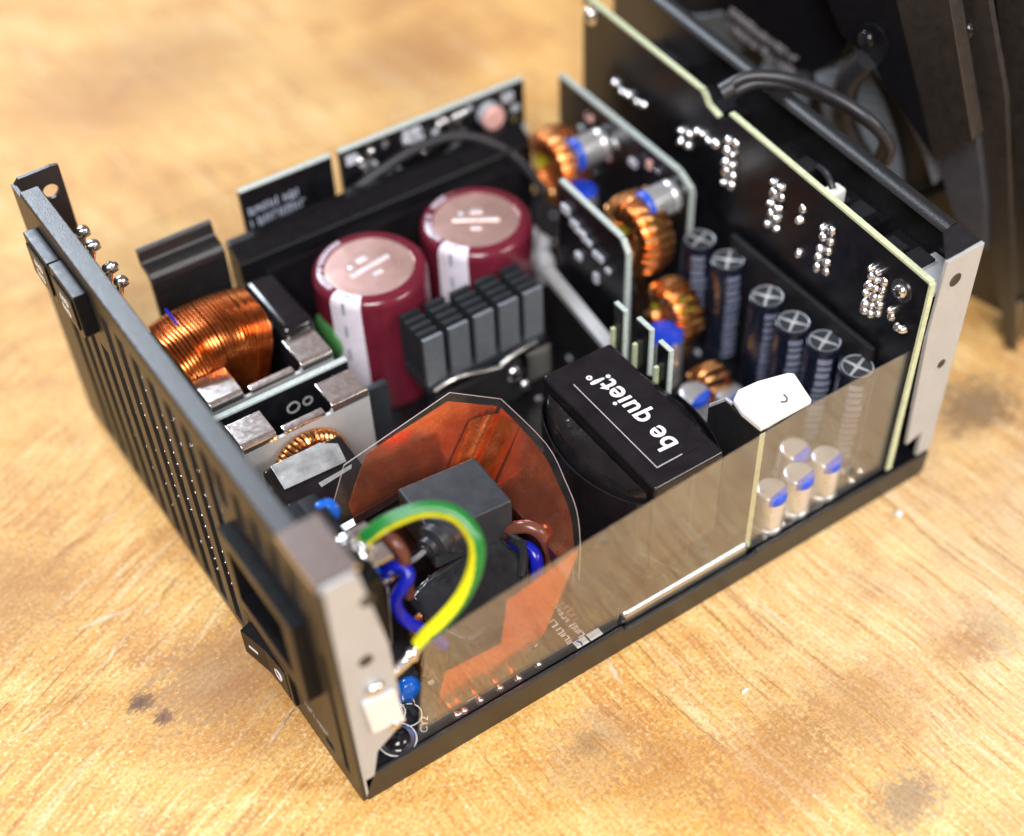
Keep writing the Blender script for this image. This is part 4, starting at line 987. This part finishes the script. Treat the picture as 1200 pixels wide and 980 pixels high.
# ------------------------------------------------------------------ two converter boards across the case
def board_yz(t, x, prof, edge, th=1.5):
    m = MB(); m.prism([(x, y, z) for y, z in prof], (th, 0, 0)); m.build('board', 'circuit_black', t)
def edge_strip(t, x, pts, edge, th=1.5, wdt=.7):
    """pale cut edge following the board outline"""
    m = MB()
    for (a, b_) in zip(pts[:-1], pts[1:]):
        d = Vector((0, b_[0]-a[0], b_[1]-a[1])); n = Vector((0, d.z, -d.y)).normalized()
        n = n if True else -n
        p, q = Vector((x-.04, *a)), Vector((x-.04, *b_))
        m.prism([p-n*.03, q-n*.03, q+n*wdt, p+n*wdt], (th+.08, 0, 0))
    m.build('board_edge', edge, t)
b1 = thing('converter_board', 'tall upright converter board with pale edge right behind the copper coils', 'circuit board', (150, 105, 8))
pr1 = [(137.7, 8), (137.7, 55.2), (83.6, 55.2), (78.2, 52.6), (78.4, 8)]
board_yz(b1, 150, pr1, 'board_edge_pale')
edge_strip(b1, 150, [(78.4, 8), (78.2, 52.6), (83.6, 55.2), (137.7, 55.2)], 'board_edge_pale', wdt=-.8)
b2 = thing('converter_board', 'upright converter board with pale edge between the coils and the finned heatsink', 'circuit board', (122, 82, 8))
pr2 = [(97.6, 8), (97.6, 55.8), (71.0, 54.6), (68.6, 51.5), (68.6, 8)]
board_yz(b2, 122, pr2, 'board_edge_pale')
edge_strip(b2, 122, [(68.6, 8), (68.6, 51.5), (71.0, 54.6), (97.6, 55.8)], 'board_edge_pale', wdt=-.8)
for (y, z, a, b_) in ((93.9, 49.6, 3.4, 2.6), (90.0, 47.3, 3.4, 2.4), (87.4, 46.4, 5, 1.8), (84.3, 45.4, 4, 1.6), (79.3, 43.7, 4.4, 2.0), (75, 42, 2, 1.5), (80, 36, 2, 3), (88, 38, 2.5, 2)):
    m = MB(); m.box(120.9, 121.95, y-a/2, y+a/2, z-b_/2, z+b_/2, .3); m.build('surface_chip', 'chip_pale', b2)
random.seed(5)
for i in range(26):
    y = random.uniform(80, 134); z = random.uniform(18, 52)
    a, b_ = random.choice(((1.6, 1.2), (3, 2), (2, 2.6)))
    m = MB(); m.box(148.9, 149.95, y, y+a, z, z+b_, .2); m.build('surface_chip', random.choice(('chip_pale', 'chip_black', 'chip_pink', 'solder')), b1)

def ring_coil(c, ro, ri, hw, n, rw, label, a0, a1):
    t = thing('ring_coil', label, 'coil', c, 'small copper ring coils')
    m = MB(); m.lathe([(ri+1.2, -hw+1.2), (ro-2.0, -hw+1.2), (ro-2.0, hw-.4), (ri+1.2, hw-.4), (ri+1.2, -hw+1.2)], c, 'x', 36); m.build('ring_core', 'yellow_core', t)
    m = MB(); winding(m, c, 'x', ri, ro, hw, n, rw, a0, a1, 7, 14); tag(m.build('winding', 'bright_copper', t), kind='stuff')
    m = MB(); m.tube([Vector(c)+Vector((0, 0, -ro-.5)), Vector((c[0]+4, c[1]-2, 10)), Vector((c[0]+4, c[1]-2, 8))], .9, 8, 4); m.tube([Vector(c)+Vector((2, 3, -ro)), Vector((c[0]+4, c[1]+4, 10)), Vector((c[0]+4, c[1]+4, 8))], .9, 8, 4); m.build('coil_lead', 'bright_copper', t)
ring_coil((139.5, 123.0, 38.5), 10.2, 5.2, 4.2, 19, 1.3, 'copper ring coil farthest from the camera, beside the far end of the converter boards', math.radians(30), math.radians(330))
ring_coil((139.0, 85.0, 39.5), 10.2, 5.2, 4.2, 19, 1.3, 'middle copper ring coil between the two converter boards', math.radians(20), math.radians(320))
ring_coil((139.5, 69.0, 23.0), 8.4, 4.2, 3.8, 15, 1.2, 'low copper ring coil at the near end of the converter boards', math.radians(40), math.radians(340))

def poly_cap_side(c, ln, r, label):
    t = thing('polymer_capacitor', label, 'capacitor', c, 'silver polymer capacitors lying on the converter board')
    x, y, z = c
    m = MB(); m.lathe([(r-.3, 0), (r, -.4), (r, -1.6), (r-.35, -2.1), (r, -2.6), (r, -ln+.6), (r-.5, -ln), (0, -ln)], (x, y, z), 'x', 32); m.build('can', 'polymer_can', t)
    m = MB(); m.lathe([(r+.05, -ln+1.7), (r+.05, -ln+.6), (r-.45, -ln-.05), (r*.55, -ln-.06)], (x, y, z), 'x', 32); m.build('blue_band', 'blue_mark', t)
poly_cap_side((149.8, 116.2, 45.5), 10.5, 4.6, 'silver and blue capacitor lying sideways on the converter board beside the farthest coil')
poly_cap_side((149.8, 84.5, 47.5), 10.5, 4.6, 'silver and blue capacitor lying sideways on the converter board beside the middle coil')
def poly_cap(c, h, r, label, mark='half', mat='polymer_can', group='upright silver polymer capacitors'):
    x, y, z = c
    t = thing('polymer_capacitor', label, 'capacitor', c, group)
    m = MB(); m.lathe([(r-.5, z), (r, z+.5), (r, z+1.8), (r-.35, z+2.2), (r, z+2.7), (r, z+h-.9), (r-.3, z+h-.3), (r-.9, z+h), (0, z+h)], (x, y, 0), 'z', 32); m.build('can', mat, t)
    m = MB(); n = 12; a0 = math.radians(222); a1 = math.radians(338) if mark == 'half' else a0+2*PI
    arc = [a0+(a1-a0)*k/n for k in range(n+1)]
    P_ = [(x+(r-.55)*math.cos(a), y+(r-.55)*math.sin(a), z+h-.02) for a in arc]
    if mark != 'half': P_ = P_[:-1]
    m.prism(P_, (0, 0, .06))
    g = [[m.b.verts.new((x+q*math.cos(a), y+q*math.sin(a), zz)) for a in arc] for q, zz in ((r-.5, z+h+.03), (r-.15, z+h-.25), (r+.03, z+h-.85), (r+.03, z+h-2.4))]
    for A, B in zip(g[:-1], g[1:]):
        for k in range(n): m.quad((A[k], A[k+1], B[k+1], B[k]))
    m.build('blue_mark', 'blue_mark' if mark == 'half' else 'bright_blue', t)
    return t
poly_cap((137.5, 108.8, 24), 16, 4.4, 'capacitor with an all blue top standing between the farthest and middle copper coils', 'full')
for (c, lb) in (((134.0, 12.4, 8), 'silver capacitor with blue top mark, farthest back of the four behind the clear sheet'), ((138.6, 5.8, 8), 'silver capacitor with blue top mark, rightmost of the four behind the clear sheet'),
                ((129.3, 5.6, 8), 'silver capacitor with blue top mark, middle one of the front three behind the clear sheet'), ((120.4, 5.4, 8), 'silver capacitor with blue top mark, leftmost of the four nearest the white pad edge')):
    poly_cap(c, 14, 4.0, lb)
poly_cap((131.0, 62.0, 8), 17, 5.2, 'wide silver capacitor with blue top behind the small upright strips', 'full')
poly_cap((137.5, 41.5, 8), 8, 4.0, 'low silver capacitor just behind the tip of the black taped winding')
poly_cap((143.5, 33.5, 8), 7, 3.6, 'low silver capacitor between the tall dark capacitors and the white pad')
poly_cap((128.6, 45.6, 8), 10, 4.2, 'short silver capacitor beside the transformer tape, nearest to the upright strips')
m = MB(); winding(m, (137.0, 48.5, 12), 'x', 3.0, 6.2, 3.4, 11, .9, 0.2, 5.6)
o = thing('ring_coil', 'small orange copper coil low on the board behind the transformer tape', 'coil', (137, 48.5, 8), 'small copper ring coils')
m.build('winding', 'bright_copper', o)['kind'] = 'stuff'
m = MB(); m.lathe([(3.9, -2.2), (5.0, -2.2), (5.0, 2.2), (3.9, 2.2), (3.9, -2.2)], (137, 48.5, 12), 'x', 28); m.build('ring_core', 'black_plastic', o)

# six tall dark capacitors in a row
tall = None
TALL = [((150.4, 73.1, 8), 'tall dark capacitor, farthest of the row of six, at the end of the converter board'), ((151.4, 61.7, 8), 'tall dark capacitor, second from the far end of the row of six'),
        ((150.9, 45.6, 8), 'tall dark capacitor, third from the far end of the row, after the wide gap'), ((149.9, 34.5, 8), 'tall dark capacitor, third from the near end of the row of six'),
        ((150.4, 24.5, 8), 'tall dark capacitor, second from the near end of the row, behind the white pad'), ((152.2, 13.5, 8), 'tall dark capacitor, nearest of the row of six, partly behind the clear sheet')]
for i, (c, lb) in enumerate(TALL):
    if tall is None:
        r, zt = 4.7, 32.0
        tall = thing('electrolytic_capacitor', lb, 'capacitor', (0, 0, 0), 'row of six tall dark capacitors')
        m = MB(); m.lathe([(r-.3, 0), (r, .4), (r, zt-2.4), (r-.45, zt-1.8), (r-.45, zt-1.3), (r, zt-.7), (r-.1, zt-.25), (r-.55, zt-.05), (r-.75, zt-.02)], (0, 0, 0), 'z', 40); m.build('sleeve', 'dark_sleeve', tall)
        m = MB(); m.lathe([(r-.7, zt-.02), (r-.9, zt-.12), (0, zt-.12)], (0, 0, 0), 'z', 36); ct = m.build('can_top', 'can_bright', tall)
        m = MB()
        for k in range(2):
            M = Matrix.Rotation(math.radians(20+90*k), 4, 'Z'); m.box(-3.2, 3.2, -.3, .3, zt-.14, zt-.0+.06*k, M=M)
        m.build('vent_score', 'can_bright', ct)
        m = MB()
        for q in range(4):
            a0, a1 = math.radians(24+90*q), math.radians(106+90*q)
            P_ = [(3.7*math.cos(a0+(a1-a0)*k/6), 3.7*math.sin(a0+(a1-a0)*k/6), zt-.1) for k in range(7)]+[(.7*math.cos((a0+a1)/2), .7*math.sin((a0+a1)/2), zt-.1)]
            m.prism(P_, (0, 0, .05))
        m.build('vent_sector', 'grey_anodised', ct)
        m = MB(); n = 6; a0, a1 = math.radians(205), math.radians(262)
        z = 1.5
        while z < zt-3.2:
            h = random.choice((.9, 1.3, 1.8)); b0 = a0+random.uniform(0, .12); b1 = a1-random.uniform(0, .2)
            g = [[m.b.verts.new(((r+.04)*math.cos(b0+(b1-b0)*k/n), (r+.04)*math.sin(b0+(b1-b0)*k/n), zz)) for k in range(n+1)] for zz in (z, z+h)]
            for k in range(n): m.quad((g[0][k], g[0][k+1], g[1][k+1], g[1][k]))
            z += h+.8
        m.build('sleeve_print', 'sleeve_grey_print', tall, smooth=False)
        g = [[], []]
        m = MB(); a0, a1 = math.radians(285), math.radians(320)
        gg = [[m.b.verts.new(((r+.05)*math.cos(a0+(a1-a0)*k/n), (r+.05)*math.sin(a0+(a1-a0)*k/n), zz)) for k in range(n+1)] for zz in (1, zt-2.6)]
        for k in range(n): m.quad((gg[0][k], gg[0][k+1], gg[1][k+1], gg[1][k]))
        m.build('polarity_stripe', 'sleeve_grey_print', tall, smooth=False)
        tall.location = [v*MM for v in c]
    else:
        copy_tree(tall, c, lb).rotation_euler = (random.uniform(-.025, .025), random.uniform(-.025, .025), (i*1.7) % .9-.4)

# small upright edge boards (synchronous rectifier strips)
for (y0, y1, zt, lb) in ((52.5, 56.2, 50.4, 'upright black strip board with pale green edges, the farthest of the three by the transformer'), (42.2, 47.2, 52.0, 'upright black strip board with pale green edges, middle of the three by the transformer'), (34.6, 38.6, 51.0, 'upright black strip board with pale green edges, the nearest of the three by the transformer')):
    t = thing('strip_board', lb, 'circuit board', (110, (y0+y1)/2, 8), 'three upright strip boards')
    m = MB(); m.box(109.4, 110.6, y0, y1, 8, zt); m.build('board', 'circuit_black', t)
    m = MB(); m.box(109.36, 110.64, y0-.7, y0-.02, 8, zt, .08); m.build('board_edge', 'board_edge_pale', t)
    m = MB(); m.box(109.36, 110.64, y0-.7, y1, zt+.02, zt+.6, .08); m.build('board_edge', 'board_edge_pale', t)
    m = MB(); m.box(108.2, 109.3, y1-1.2, y1-.2, 8, zt-7, .08); m.build('inner_strip', 'board_edge', t)
gp = thing('heat_plate', 'black upright plate with pale metal top rail running towards the transformer', 'heatsink', (114, 80, 8))
m = MB(); m.prism([(116.6, 96, 8), (118.2, 96, 8), (114.4, 63, 8), (112.8, 63, 8)], (0, 0, 19.4), .2); m.build('plate', 'matte_black', gp)
m = MB(); m.prism([(115.6, 97, 27.5), (119.2, 97, 27.5), (115.4, 62, 27.5), (111.8, 62, 27.5)], (0, 0, 2.2), .3); m.build('top_rail', 'zinc_flange', gp)
m = MB()
for i in range(15):
    q = i/14; m.blob((134-13*q+random.uniform(-1, 1), 137-34*q, 14+random.uniform(0, 12)), 2.6, 2.8, 4.0, 2, .2)
tag(m.build('silicone_glue', 'silicone_white'), 'lumpy pale silicone glue between the right maroon capacitor and the coil board', 'glue', kind=None)

# standing board with white pad
sbn = thing('standing_board', 'black standing board with yellow edge carrying the white pad beside the transformer', 'circuit board', (111.6, 10, 8))
m = MB(); m.prism([(110.9, 2.6, 8), (110.9, 20.5, 8), (110.9, 20.5, 43.0), (110.9, 15.0, 49.6), (110.9, 2.6, 49.6)], (1.5, 0, 0)); m.build('board', 'matte_black', sbn)
m = MB(); m.box(110.86, 112.44, 2.45, 2.58, 8.2, 49.4); m.build('board_edge', 'board_edge', sbn)
m = MB(); m.tube([(111.6, 20.6, 43.4), (111.6, 15.3, 49.9), (111.6, 13.4, 50.0)], .5, 6); m.build('worn_edge', 'thin_print', sbn)
wp = thing('white_pad', 'white foam pad with a small black pen mark beside the transformer', 'pad', (118, 8, 50))
def padz(x, y): return 50.2+.5*math.sin((x-110)/9)
pts = [(111.0, 2.7), (126.2, 2.7), (128.6, 11.6), (127.6, 12.6), (120, 14.6), (114.5, 15.0), (111.6, 13.2), (110.6, 9)]
P_ = [(v.x, v.y, 50.0) for v in [Vector(p) for p in [(a, b_, 0) for a, b_ in pts]]]
m = MB(); m.prism(P_, (0, 0, 1.6), .35, 2); m.build('pad_body', 'white_foam', wp)
m = MB(); m.tube([(119.8, 6.2, 51.66), (120.9, 5.6, 51.68), (121.8, 6.4, 51.68), (121.9, 7.6, 51.66)], .2, 6, 4); m.build('pen_mark', 'ink_black', wp)

# ------------------------------------------------------------------ modular socket board with solder joints
mbd = thing('socket_board', 'tall black socket board with yellow green edge and many solder joints', 'circuit board', (157, 70, 8))
def mbx(y): return 156.6+y*.022
out_ = [(1.2, 9.5), (1.2, 71.8), (74.6, 74.6), (75.6, 72.6), (79, 71.2), (83.6, 72.2), (86.2, 75.0), (139.5, 75.6), (139.5, 9.5)]
m = MB(); m.prism([(mbx(y), y, z) for y, z in out_], (1.5, 0, 0)); m.build('board', 'circuit_black', mbd)
m = MB()
eds = [(1.2, 9.5), (1.2, 71.8), (74.6, 74.6)], [(79, 71.2), (83.6, 72.2), (86.2, 75.0), (139.5, 75.6)]
for line in eds:
    for a, b_ in zip(line[:-1], line[1:]):
        d = Vector((0, b_[0]-a[0], b_[1]-a[1])).normalized(); n = Vector((0, -d.z, d.y))
        p, q = Vector((mbx(a[0])-.05, *a)), Vector((mbx(b_[0])-.05, *b_))
        m.prism([p-n*.02, q-n*.02, q+n*.65, p+n*.65], (1.6, 0, 0))
m.build('board_edge', 'board_edge', mbd)
m = MB(); m.lathe([(1.2, 0), (1.12, -.6), (.7, -1.3), (.3, -1.6), (0, -1.7)], (0, 0, 0), 'x', 14)
sj = m.build('solder_joint', 'solder', mbd); sj_first = True
SJ = []
def grid(yc, zc, rows, cols, dy=2.9, dz=3.2):
    for i in range(rows):
        for j in range(cols):
            SJ.append((yc+(j-(cols-1)/2)*dy+random.uniform(-.2, .2), zc+((rows-1)/2-i)*dz+random.uniform(-.2, .2)-(j % 2)*.6))
grid(72.2, 62.0, 5, 2); grid(53.5, 60.6, 5, 2); grid(34.5, 59.4, 5, 2); grid(17.2, 58.8, 6, 2, 2.3, 2.7); grid(14.0, 58.6, 5, 1, 2, 2.4)
grid(82.3, 64.0, 1, 4, 2.6); grid(90.5, 59.0, 2, 2, 3.2, 3.6); grid(116.4, 57.5, 1, 5, 3.3); grid(43.9, 63.6, 2, 1, 3, 3.4); grid(42.8, 52.0, 1, 1); grid(9.8, 56.8, 2, 1, 2, 1.8); grid(6.0, 55.2, 1, 2, 1.8)
for k, (y, z) in enumerate(SJ):
    o = sj if k == 0 else sj.copy()
    if k: COL.objects.link(o); o.parent = mbd
    o.location = ((mbx(y)-157)*MM, (y-70)*MM, (z-8)*MM)
    s_ = random.uniform(.8, 1.12); o.scale = (random.uniform(.7, 1.25), s_*random.uniform(.85, 1.1), s_*random.uniform(.9, 1.2)); o.rotation_euler = (0, random.uniform(-.25, .25), random.uniform(-.25, .25))
    o.data.transform(Matrix.Translation(ORIGIN[mbd]*MM)) if k == 0 else None
pan_screw('board_screw', 'silver round head screw with washer at the near top corner of the socket board', (mbx(9)-.02, 8.6, 64.6), 'x', 1.7, 'solder', None, -1, 3.0)
pan_screw('board_screw', 'blurred silver screw at the far top corner of the socket board', (mbx(136)-.02, 136.0, 72.2), 'x', 1.9, 'solder', None, -1, 3.0)
m = MB(); m.box(154.8, 156.3, 12, 66, 8.2, 44, .3); tag(m.build('insulating_plate', 'matte_black'), 'flat black insulating plate between the tall dark capacitors and the socket board', 'plate')
# sockets between board and front panel
for i, (y, lb) in enumerate(((16, 'black output socket block nearest the steel corner behind the socket board'), (37, 'second black output socket block from the steel corner behind the socket board'), (58, 'third black output socket block from the steel corner, below the fan cable'), (92, 'black output socket block near the notch of the socket board'), (118, 'black output socket block at the far end behind the socket board'))):
    t = thing('output_socket', lb, 'socket', (165, y, 50), 'output sockets behind the socket board')
    x0 = mbx(y)+1.6; x1 = front_x(y)-1.3; zt = 66 if i < 3 else 64
    m = MB(); m.box(x0, x1, y-8.5, y+8.5, 46, zt, .5); m.build('socket_shell', 'black_plastic', t)
    m = MB(); m.box(x0+2, x1-3, y-6.5, y-.8, zt-.2, zt+2.2, .3); m.box(x0+3, x1-4, y+1, y+6.5, zt-.2, zt+1.2, .3); m.build('socket_rib', 'matte_black', t)
t = thing('white_plug', 'small white plastic plug between the socket board and the front panel', 'plug', (163, 41, 66))
m = MB(); m.box(160.5, 166, 38.5, 42.5, 66.3, 71.0, .8); m.build('plug_body', 'white_foam', t)
m = MB(); m.tube([(163, 40.5, 71), (164, 44, 72.6), (167, 50, 70)], .9, 8, 4); m.build('plug_wire', 'wire_black', t)

# ------------------------------------------------------------------ fan cover standing behind the front panel
a_, t_ = math.radians(12), math.radians(5)
S = Vector((math.sin(a_), -math.cos(a_), 0)); CX = -S
Nh = Vector((-math.cos(a_), -math.sin(a_), 0))
CE = math.cos(t_)*Vector((0, 0, 1))+math.sin(t_)*Nh
CY = CE.cross(CX)
CO = Vector((222, 27, 0))
def C(x, n, z): return CO+CX*x+CY*n+CE*z
cov = thing('fan_cover', 'black steel top cover leaning upright behind the front panel with bent edge strips', 'cover', CO)
def cprism(name, mat, pts, n0, n1, parent, bev=.3):
    m = MB(); m.prism([C(x, n0, z) for x, z in pts], CY*(n1-n0), bev); return m.build(name, mat, parent)
sl = .295
cprism('cover_plate', 'cover_coat', [(-10, 1), (140, 1), (140, 160), (34, 160)], -12, -10.5, cov)
cprism('edge_strip', 'cover_coat', [(-6, 1.0), (-2.9, 12.0), (29.8, 98.7), (49, 151), (37, 151), (19.0, 104.2), (9.6, 80.3), (-4.6, 22.2), (-9.5, 1.0)], -2, 0, cov)
cprism('outer_strip', 'cover_coat', [(-12.5, 1), (-2.4, 1), (7.6, 60), (20.6, 99.2), (38, 151), (18, 151), (6.0, 99.2), (-9.6, 44)], -9.8, -7.4, cov)
pan_screw('x', '', C(23.4, .1, 94.0), 'x', 2.6, 'black_gloss', cov, -1)
cprism('grey_edge', 'bare_steel', [(-9.0, 2), (-4.0, 2), (-1.8, 12), (-5.6, 14.5), (-8.4, 9)], -7.2, -5.4, cov)
fan = thing('cooling_fan', 'black cooling fan with ribbed grey blades mounted inside the leaning cover', 'fan', C(78, -5, 12))
cprism('fan_frame', 'cover_coat', [(21.4, 59.1), (11.9, 71.0), (24.9, 106.1), (42, 152), (59, 152), (39.1, 100.2)], 3, 8, fan)
cprism('housing_edge', 'housing_grey', [(23.6, 55.4), (13.9, 67.4), (8.5, 49.5), (4.9, 32.8), (15.4, 38.5), (19.1, 44.6)], -1.5, 2, fan)
cprism('corner_arm', 'fan_black', [(21.6, 59.4), (39.2, 100.0), (59, 152), (74, 152), (62, 96), (53.5, 83), (47.5, 82.2), (43.6, 80.5), (40.3, 75.6)], 6.0, 7.8, fan)
m = MB(); pts = [C(44+5*math.cos(q)*1.0, 7.9, 85.5+6.2*math.sin(q)) for q in [2*PI*k/10+.3 for k in range(10)]]
m.prism(pts, CY*1.0, .3); m.build('screw_ear', 'fan_black', fan)
pan_screw('x', '', C(45.5, 8.9, 86.6), 'x', 2.5, 'black_gloss', fan, -1)
# shroud ring and blades
HC = Vector((80, 0, 82)); RO = 68.0
m = MB(); n = 64; rings = []
for (r, d) in ((RO+1, -9), (RO+1, -3.5), (RO+2.5, -3.5), (RO+2.5, -9)):
    rings.append([m.b.verts.new(C(HC.x+r*math.cos(2*PI*k/n), d, HC.z+r*math.sin(2*PI*k/n))) for k in range(n)])
for A, B in zip(rings, rings[1:]+rings[:1]):
    for k in range(n): m.quad((A[k], A[(k+1) % n], B[(k+1) % n], B[k]))
m.b.faces.ensure_lookup_table()
bad = [v for v in m.b.verts if v.co.z < 1.0 or (Vector(v.co)-CO).dot(CX) < ((Vector(v.co)-CO).dot(CE)-12)*.377+3]
bmesh.ops.delete(m.b, geom=bad, context='VERTS')
m.build('fan_shroud', 'fan_black', fan)
m = MB(); n = 40; rings = []
for (r, d) in ((25, -9), (25, -2), (24, -.8), (0.01, -.6)):
    rings.append([m.b.verts.new(C(HC.x+r*math.cos(2*PI*k/n), d, HC.z+r*math.sin(2*PI*k/n))) for k in range(n)])
for A, B in zip(rings[:-1], rings[1:]):
    for k in range(n): m.quad((A[k], A[(k+1) % n], B[(k+1) % n], B[k]))
hub = m.build('fan_hub', 'fan_black', fan)
m = MB(); 
for row in range(2): marks(m, C(97, -.5, 66.5-4.6*row), -CX*1.0-CE*.26, CE-CX*.26, 12, 3.2, .35, CY)
m.build('hub_print', 'thin_print', hub, smooth=False)
for b_i in range(9):
    th0 = 2*PI*b_i/9+.28
    m = MB(); rows = []
    for i in range(11):
        r = 25.5+i*(RO-26.5)/10; row = []
        for j in range(7):
            u = j/6
            a = th0+.42*u+.30*((r-25)/45)**1.3
            row.append(m.b.verts.new(C(HC.x+r*math.cos(a), -8.5+7.0*u, HC.z+r*math.sin(a))))
        rows.append(row)
    for A, B in zip(rows[:-1], rows[1:]):
        for j in range(6): m.quad((A[j], A[j+1], B[j+1], B[j]))
    low = [v for v in m.b.verts if v.co.z < 1.0 or (Vector(v.co)-CO).dot(CX) < ((Vector(v.co)-CO).dot(CE)-12)*.377+3]
    bmesh.ops.delete(m.b, geom=low, context='VERTS')
    r = bmesh.ops.solidify(m.b, geom=m.b.faces[:], thickness=.9)
    m.build('fan_blade', 'ribbed_blade', fan)
# fan lead and its tie
t = thing('fan_cable', 'twin black fan cable running from the sockets over the front lip to the fan', 'cable', (165, 80, 70))
pth = [(161.2, 80.9, 77.0), (164.0, 79.8, 79.4), (168.5, 77.4, 80.6), (175, 71, 80.4), (180, 60, 79.2), (184, 52, 76), (188, 49, 70), (191, 52, 62)]
for k in (0, 1):
    m = MB(); m.tube([Vector(p)+Vector((1.2*k, -1.0*k, -1.9*k)) for p in pth], 1.6, 12, 7); m.build('cable_strand', 'wire_black', t)
m = MB(); m.tube([(160.9, 81.0, 76.5), (163.6, 79.9, 78.0)], 2.6, 14, 4); m.build('cable_sleeve', 'wire_black', t)
q0 = C(44, 10.0, 82); q1 = C(47, 6, 62); q2 = C(50, 10, 50)
m = MB(); m.tube([q0, C(48.5, 10.5, 74), C(50, 9, 64), C(50, 6, 54), C(44, 4, 44)], [3.2, 3.4, 3.4, 3.2, 3.0], 14, 6); tag(m.build('cable_sleeve', 'wire_black'), 'short thick black sleeve hanging from the screwed ear of the fan', 'cable')

# ------------------------------------------------------------------ crumbs on the table
m = MB(); m.blob((155.2, -7.4, 1.0), 1.1, 1.1, 1.0, 2); tag(m.build('white_crumb', 'white_foam'), 'tiny white bead on the table by the right end of the tray', 'crumb', 'white crumbs on the table')
m = MB(); m.prism([(87.0, -26.7, .05), (89.3, -26.4, .05), (89.0, -25.6, .05), (87.3, -25.9, .05)], (0, 0, .5), .12); tag(m.build('white_crumb', 'white_foam'), 'flat white sliver on the bare table in front of the tray', 'crumb', 'white crumbs on the table')
